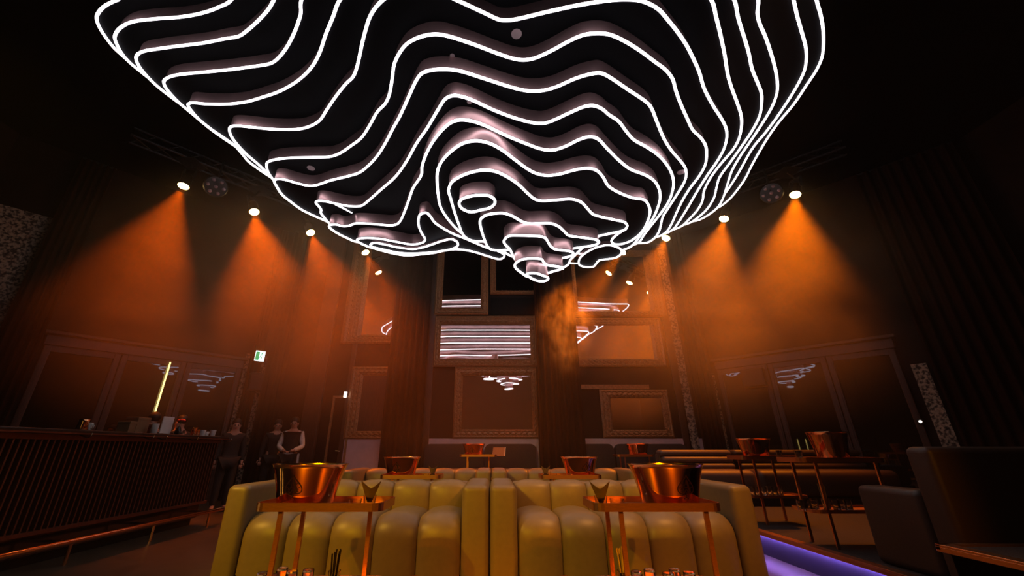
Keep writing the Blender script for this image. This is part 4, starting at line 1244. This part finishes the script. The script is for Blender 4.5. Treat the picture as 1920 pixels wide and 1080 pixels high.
for k, (px, h, lb, m_) in enumerate(((291, 0.13, 'white paper cup leaning against the pale card on the bar', 'white'), (344, 0.07, 'short clear glass next to the flower vase on the bar', 'glass'), (366, 0.12, 'copper beaker, left one at the bar end', 'copper'), (372, 0.09, 'short copper beaker at the bar end between the tall one and the white cups', 'copper'),
                                   (383, 0.09, 'white cup at the bar end, taller of two', 'white'), (390, 0.07, 'white cup at the bar end, shorter of two', 'white'), (402, 0.1, 'pale cup standing last at the right end of the bar', 'white'))):
    p = on_x(px, 800, BX - 0.12)
    y = min(p.y, B1 - 0.02)
    tumbler('x', (BX - 0.12, y, BT), 0.036, 0.042, h, name='bar_cup')['label'] = lb
    o = bpy.data.objects[[o.name for o in COL.objects if o.name.startswith('bar_cup')][-1]]
    o['category'] = 'cup'
    o.data.materials[0] = M[m_]


# ------------------------------------------------------------------ people
def skinned(name, V, E, R, m, parent, sub=1):
    me = bpy.data.meshes.new(name)
    me.from_pydata(V, E, [])
    o = bpy.data.objects.new(name, me)
    COL.objects.link(o)
    md = o.modifiers.new('Skin', 'SKIN')
    md.use_smooth_shade = True
    if not me.skin_vertices:
        me.skin_vertices.new(name='skin')
    for i, r in enumerate(R):
        me.skin_vertices[0].data[i].radius = r if isinstance(r, tuple) else (r, r)
    me.skin_vertices[0].data[0].use_root = True
    s2 = o.modifiers.new('Subdivision', 'SUBSURF')
    s2.levels = s2.render_levels = sub
    me.materials.append(m)
    o.parent = parent
    return o


def person(label, loc, rz, top='shirt', pose='folded', H=1.72, vest=True, cloth=False):
    """standing figure facing local -y"""
    t = thing('person', label, 'person', loc, rz)
    k = H / 1.75
    P = {}
    P['pelvis'] = (0, 0, 0.95)
    P['waist'] = (0, 0.005, 1.08)
    P['chest'] = (0, 0.01, 1.28)
    P['collar'] = (0, 0.015, 1.42)
    P['throat'] = (0, 0.012, 1.445)
    P['neck'] = (0, 0.005, 1.49)
    P['bib'] = (0, -0.004, 1.37)
    P['skull'] = (0, -0.015, 1.58)
    P['crown'] = (0, -0.005, 1.68)
    for s, n in ((-1, 'l'), (1, 'r')):
        P['hip' + n] = (s * 0.09, 0, 0.9)
        P['knee' + n] = (s * 0.1, -0.01, 0.49)
        P['ankle' + n] = (s * 0.1, 0.02, 0.085)
        P['toe' + n] = (s * 0.12, -0.14, 0.035)
        P['shoulder' + n] = (s * 0.165, 0.015, 1.39)
        if pose == 'folded':
            P['elbow' + n] = (s * 0.24, -0.02, 1.12)
            P['wrist' + n] = (s * 0.1, -0.2, 1.04)
            P['palm' + n] = (s * 0.045, -0.225, 1.03)
        elif pose == 'lean':
            P['elbow' + n] = (s * 0.25, -0.1, 1.14)
            P['wrist' + n] = (s * 0.18, -0.3, 1.2)
            P['palm' + n] = (s * 0.17, -0.37, 1.2)
        else:
            P['elbow' + n] = (s * 0.22, 0.03, 1.13)
            P['wrist' + n] = (s * 0.23, -0.03, 0.9)
            P['palm' + n] = (s * 0.23, -0.045, 0.83)
    K = [n for n in P if n not in ('throat', 'bib')]
    ix = {n: i for i, n in enumerate(K)}
    E = [('pelvis', 'waist'), ('waist', 'chest'), ('chest', 'collar'), ('collar', 'neck'), ('neck', 'skull'), ('skull', 'crown')]
    for n in 'lr':
        E += [('pelvis', 'hip' + n), ('hip' + n, 'knee' + n), ('knee' + n, 'ankle' + n), ('ankle' + n, 'toe' + n), ('collar', 'shoulder' + n), ('shoulder' + n, 'elbow' + n), ('elbow' + n, 'wrist' + n), ('wrist' + n, 'palm' + n)]
    rad = {'pelvis': (0.15, 0.105), 'waist': (0.13, 0.09), 'chest': (0.155, 0.105), 'collar': (0.1, 0.07), 'throat': (0.056, 0.054), 'bib': (0.095, 0.075), 'neck': 0.052, 'skull': (0.075, 0.088), 'crown': (0.06, 0.07)}
    for n in 'lr':
        rad.update({'hip' + n: 0.082, 'knee' + n: 0.055, 'ankle' + n: 0.038, 'toe' + n: 0.036, 'shoulder' + n: 0.055, 'elbow' + n: 0.04, 'wrist' + n: 0.028, 'palm' + n: (0.034, 0.018)})
    sc = lambda p: tuple(c * k for c in p)
    skinned('body', [sc(P[n]) for n in K], [(ix[a], ix[b]) for a, b in E], [rad[n] for n in K], M['skin'], t, 2)

    def over(name, names, edges, grow, m):
        j = {n: i for i, n in enumerate(names)}
        R = [tuple(x + grow for x in rad[n]) if isinstance(rad[n], tuple) else rad[n] + grow for n in names]
        return skinned(name, [sc(P[n]) for n in names], [(j[a], j[b]) for a, b in edges], R, m, t, 2)
    over('shirt', ['waist', 'chest', 'collar', 'shoulderl', 'elbowl', 'wristl', 'shoulderr', 'elbowr', 'wristr', 'pelvis', 'throat'], [('collar', 'throat'), ('pelvis', 'waist'), ('waist', 'chest'), ('chest', 'collar')] + [(a + n, b + n) for n in 'lr' for a, b in (('shoulder', 'elbow'), ('elbow', 'wrist'))] + [('collar', 'shoulderl'), ('collar', 'shoulderr')], 0.014, M[top])
    if vest:
        over('vest', ['chest', 'waist', 'pelvis', 'bib'], [('pelvis', 'waist'), ('waist', 'chest'), ('chest', 'bib')], 0.026, M['vest'])
    over('trousers', ['pelvis', 'hipl', 'kneel', 'anklel', 'hipr', 'kneer', 'ankler'], [('pelvis', 'hipl'), ('hipl', 'kneel'), ('kneel', 'anklel'), ('pelvis', 'hipr'), ('hipr', 'kneer'), ('kneer', 'ankler')], 0.02, M['vest'])
    hd = P['skull']
    MB().ball(sc((hd[0], hd[1] + 0.03, hd[2] + 0.07)), 0.096 * k, 14, 8, (0.95, 1.0, 0.95)).build('hair', M['hair'], t, smooth=True)
    fc = MB()
    for s in (-1, 1):
        fc.ball(sc((s * 0.03, hd[1] - 0.082, hd[2] + 0.015)), 0.011 * k, 8, 5)
    fc.build('eyes', M['hair'], t, smooth=True)
    MB().ball(sc((0, hd[1] - 0.092, hd[2] - 0.015)), 0.017 * k, 8, 6, (0.7, 1, 1.3)).build('nose', M['skin'], t, smooth=True)
    MB().ball(sc((0, hd[1] - 0.083, hd[2] - 0.05)), 0.02 * k, 8, 5, (1.1, 0.4, 0.3)).build('mouth', M['red'], t, smooth=True)
    for s in (-1, 1):
        MB().ball(sc((s * 0.078, hd[1] + 0.01, hd[2] + 0.0)), 0.024 * k, 8, 6, (0.4, 0.8, 1.2)).build('ear', M['skin'], t, smooth=True)
    for s, n in ((-1, 'l'), (1, 'r')):
        a, b = Vector(P['wrist' + n]), Vector(P['palm' + n])
        d = (b - a).normalized()
        u = d.cross(Vector((0, 0, 1)))
        u = Vector((1, 0, 0)) if u.length < 0.2 else u.normalized()
        v = u.cross(d)
        hb = MB()
        for q, L_ in ((-0.024, 0.06), (-0.008, 0.072), (0.008, 0.068), (0.024, 0.055)):
            p0 = b + u * q
            hb.tube([sc(p0), sc(p0 + d * L_ * 0.5), sc(p0 + d * L_ * 0.85 - v * 0.018), sc(p0 + d * L_ * 0.95 - v * 0.034)], [0.0095, 0.009, 0.008, 0.006], 6)
        p0 = a.lerp(b, 0.5) - u * s * 0.03
        hb.tube([sc(p0), sc(p0 - u * s * 0.022 + d * 0.03), sc(p0 - u * s * 0.024 + d * 0.055)], [0.011, 0.01, 0.007], 6)
        hb.build('hand', M['skin'], t, smooth=True)
        MB().ball(sc((P['toe' + n][0], P['toe' + n][1] + 0.08, 0.035)), 0.05, 10, 6, (0.9, 2.3, 0.7)).build('shoe', M['black'], t, smooth=True)
    if cloth:
        rows = [[(0.17 + 0.05 * j / 4 + 0.01 * i / 5, -0.1 - 0.01 * math.sin(j * 2), (0.98 - 0.055 * i) * k) for j in range(5)] for i in range(6)]
        MB().grid(rows).build('towel', M['shirt'], t, smooth=True)
    return t


p = on_y(552, 800, 9.2)
person('person in white shirt and dark waistcoat standing with hands together by the doorway', (p.x, 9.2, 0), 0.25, 'shirt', 'folded', 1.74, True, True)
p = on_y(521, 800, 9.4)
person('person in dark clothes standing left of the person in white shirt', (p.x, 9.4, 0), 0.5, 'vest', 'down', 1.7, False)
for px, lb in ((286, 'dark-clothed person behind the bar near the pale card'), (340, 'dark-clothed person behind the bar near the red flower')):
    p = on_x(px, 790, -5.55)
    person(lb, (-5.55, p.y, 0), math.radians(262), 'vest', 'down', 1.64, False)
p = on_y(443, 800, 8.3)
person('dark-clothed person standing past the right end of the bar', (p.x, 8.3, 0), math.radians(35), 'vest', 'down', 1.64, False)

# ------------------------------------------------------------------ raised platform on the right
PX, PZ, SY_ = 2.95, 0.22, 2.9
struct('floor_right', MB().prism([(PX, -4), (9.6, -4), (9.6, 6.3), (5.9, 10.1), (5.9, 8.69), (PX, 8.69)], 0, PZ), M['carpet'])
struct('trim_11', MB().span(PX - 0.055, PX + 0.03, SY_, 8.69, PZ - 0.003, PZ + 0.012).span(PX - 0.055, PX - 0.045, SY_, 8.69, PZ - 0.03, PZ), M['brushed'], bevel=0.003)
rl = MB().span(PX - 0.04, PX - 0.025, SY_, 8.6, PZ - 0.018, PZ - 0.006)
struct('trim_15', MB().span(PX - 0.012, PX, SY_, 8.69, 0, PZ - 0.004), M['riser'])
struct('trim_12', rl, M['blue_led'])
SX, SZ2, SY = 2.78, 0.5, 2.85
struct('floor_step', MB().span(SX, 9.5, -4, SY, PZ, SZ2), M['carpet'])
struct('floor_step_front', MB().span(SX, PX - 0.045, -4, SY, 0, SZ2 - 0.001), M['riser'])
struct('trim_13', MB().span(SX - 0.05, SX + 0.03, -4, SY + 0.03, SZ2 - 0.002, SZ2 + 0.012).span(SX - 0.05, SX - 0.04, -4, SY + 0.03, SZ2 - 0.03, SZ2).span(SX - 0.05, SX + 0.6, SY, SY + 0.03, SZ2 - 0.02, SZ2 + 0.012), M['brushed'], bevel=0.003)
struct('trim_14', MB().span(SX - 0.035, SX - 0.02, 1.0, SY - 0.03, SZ2 - 0.016, SZ2 - 0.005), M['blue_dim'])


def roll_sofa(label, x0, x1, y, z, n=3, leather='leather_pink', group=None):
    """faces -y; the backrest is a stair of horizontal rolls"""
    t = thing('roll_sofa', label, 'sofa', ((x0 + x1) / 2, y, z), 0, group)
    h = (x1 - x0) / 2 - 0.01
    MB().span(-h, h, 0.02, 0.9, 0, 0.12).build('plinth', M['black'], t)
    MB().span(-h, h, 0.0, 0.62, 0.12, 0.52).build('seat', M[leather], t, bevel=0.09, seg=5, smooth='angle')
    MB().span(-h, h, 0.72, 0.9, 0.1, 0.76).build('back_panel', M[leather], t, bevel=0.02)
    for i in range(n):
        z0 = 0.5 + i * 0.11
        MB().span(-h + 0.06 * (n - 1 - i) / n, h - 0.005, 0.55 + 0.03 * i, 0.86, z0, z0 + 0.108).build('back_roll', M[leather], t, bevel=0.05, seg=4, smooth='angle')
    return t


roll_sofa('dusty pink sofa with horizontal back rolls on the right platform, behind the smaller bucket', 2.98, 4.28, 7.1, PZ, group='roll-back sofas on the right platform')
roll_sofa('dark end of the roll-back sofa row, behind the larger bucket on the right platform', 4.3, 6.6, 7.1, PZ, leather='leather_brown', group='roll-back sofas on the right platform')
# near sofa turned away from us
ns = thing('high_back_sofa', 'tall dark brown sofa at the right edge, its back turned to us', 'sofa', (3.07, 3.05, PZ))
MB().span(0, 2.6, 0, 0.18, 0.0, 0.85).build('backrest', M['leather_brown'], ns, bevel=0.045, seg=4, smooth='angle')
MB().span(0, 0.22, 0.185, 0.72, 0.0, 0.555).build('armrest', M['leather_brown'], ns, bevel=0.045, seg=4, smooth='angle')
MB().span(0.225, 2.58, 0.185, 0.75, 0.1, 0.42).build('seat', M['leather_brown'], ns, bevel=0.05, seg=4, smooth='angle')
# tables on the platform
for (x, y, bxp, lb, sz_) in ((3.48, 5.6, 1415, 'farther', 'smaller'), (3.36, 4.35, 1557, 'nearer', 'larger')):
    make_table('copper three-legged service table, %s one on the right platform' % lb, (x, y, PZ), flip=(lb == 'nearer'), group=GT, width=0.84 if lb == 'nearer' else 0.76)
    p = on_y(bxp, 840, y)
    bb = dup(bl if lb == 'nearer' else br, (p.x, y, PZ + TOPZ), 0.9 if lb == 'nearer' else 0.3, label='copper ice bucket on the %s table of the right platform' % lb, group=GB)
    bb.scale = (1.12,) * 3 if lb == 'nearer' else (1, 1, 1)
ORD = ('first', 'second', 'third', 'fourth', 'fifth', 'sixth', 'seventh')
p = on_y(1497, 850, 4.4)
tumbler('dark tumbler left of the larger bucket, nearer table of the right platform', (p.x, 4.4, PZ + TOPZ), 0.03, 0.034, 0.1)
p = on_y(1462, 855, 5.62)
tumbler('clear glass right of the smaller bucket, farther table of the right platform', (p.x, 5.62, PZ + TOPZ), 0.03, 0.034, 0.1)
for k, (px, dy) in enumerate(((1404, -0.05), (1413, 0.05), (1422, -0.05), (1436, 0.0), (1446, 0.07), (1456, -0.04), (1466, 0.05))):
    p = on_y(px, 935, 5.6 + dy)
    tumbler('clear glass on the shelf under the smaller bucket, %s from the left' % ORD[k], (p.x, 5.6 + dy, PZ + SHZ), 0.031, 0.034, 0.1, 'glasses on the farther right shelf')
for k, (px, dy) in enumerate(((1505, -0.06), (1511, 0.04), (1518, -0.06), (1531, 0.04), (1572, -0.06), (1583, 0.03), (1594, -0.05))):
    p = on_y(px, 960, 4.35 + dy)
    tumbler('clear glass on the shelf under the larger bucket, %s from the left' % ORD[k], (p.x, 4.35 + dy, PZ + SHZ), 0.03, 0.033, 0.09, 'glasses on the nearer right shelf')
p = on_y(1548, 940, 4.37)
straw_cup('glass of pale straws on the lower shelf of the nearer right platform table', (p.x, 4.37, PZ + SHZ), 'straw_tan', 12, None, 0.21)
# little lamp on the right
p = on_y(1722, 784, 7.0)
q = RC + RD * ((p - Vector((RC.x, RC.y, 0))).dot(Vector((RD.x, RD.y, 0)))) + RN * 0.1
sp = thing('step_lamp', 'tiny white lamp glowing in the dark at the right of the glazed screen', 'lamp', (q.x, q.y, p.z), math.radians(-44))
MB().box((0, 0.02, 0), (0.09, 0.1, 0.09)).build('housing', M['black'], sp, bevel=0.01)
MB().ball((0, -0.04, 0), 0.025, 10, 6).build('bulb', M['door_lamp'], sp, smooth=True)
# two upright light tubes by the bar, seen as streaks in the copper buckets
for i, (x, y) in enumerate(((-3.55, 2.5), (-3.6, 2.1))):
    tb = thing('light_tube', ('slender yellow floor tube outside the left of the frame, farther from us', 'slender yellow floor tube outside the left of the frame, nearer to us')[i], 'lamp', (x, y, 0), 0, 'floor tubes by the bar')
    MB().lathe([(0.1, 0), (0.1, 0.02), (0.02, 0.03)], 14).build('stand', M['black'], tb)
    MB().tube([(0, 0, 0.03), (0, 0, 1.5)], 0.016, 8).build('glowing_tube', M['tube_yellow'], tb, smooth=True)
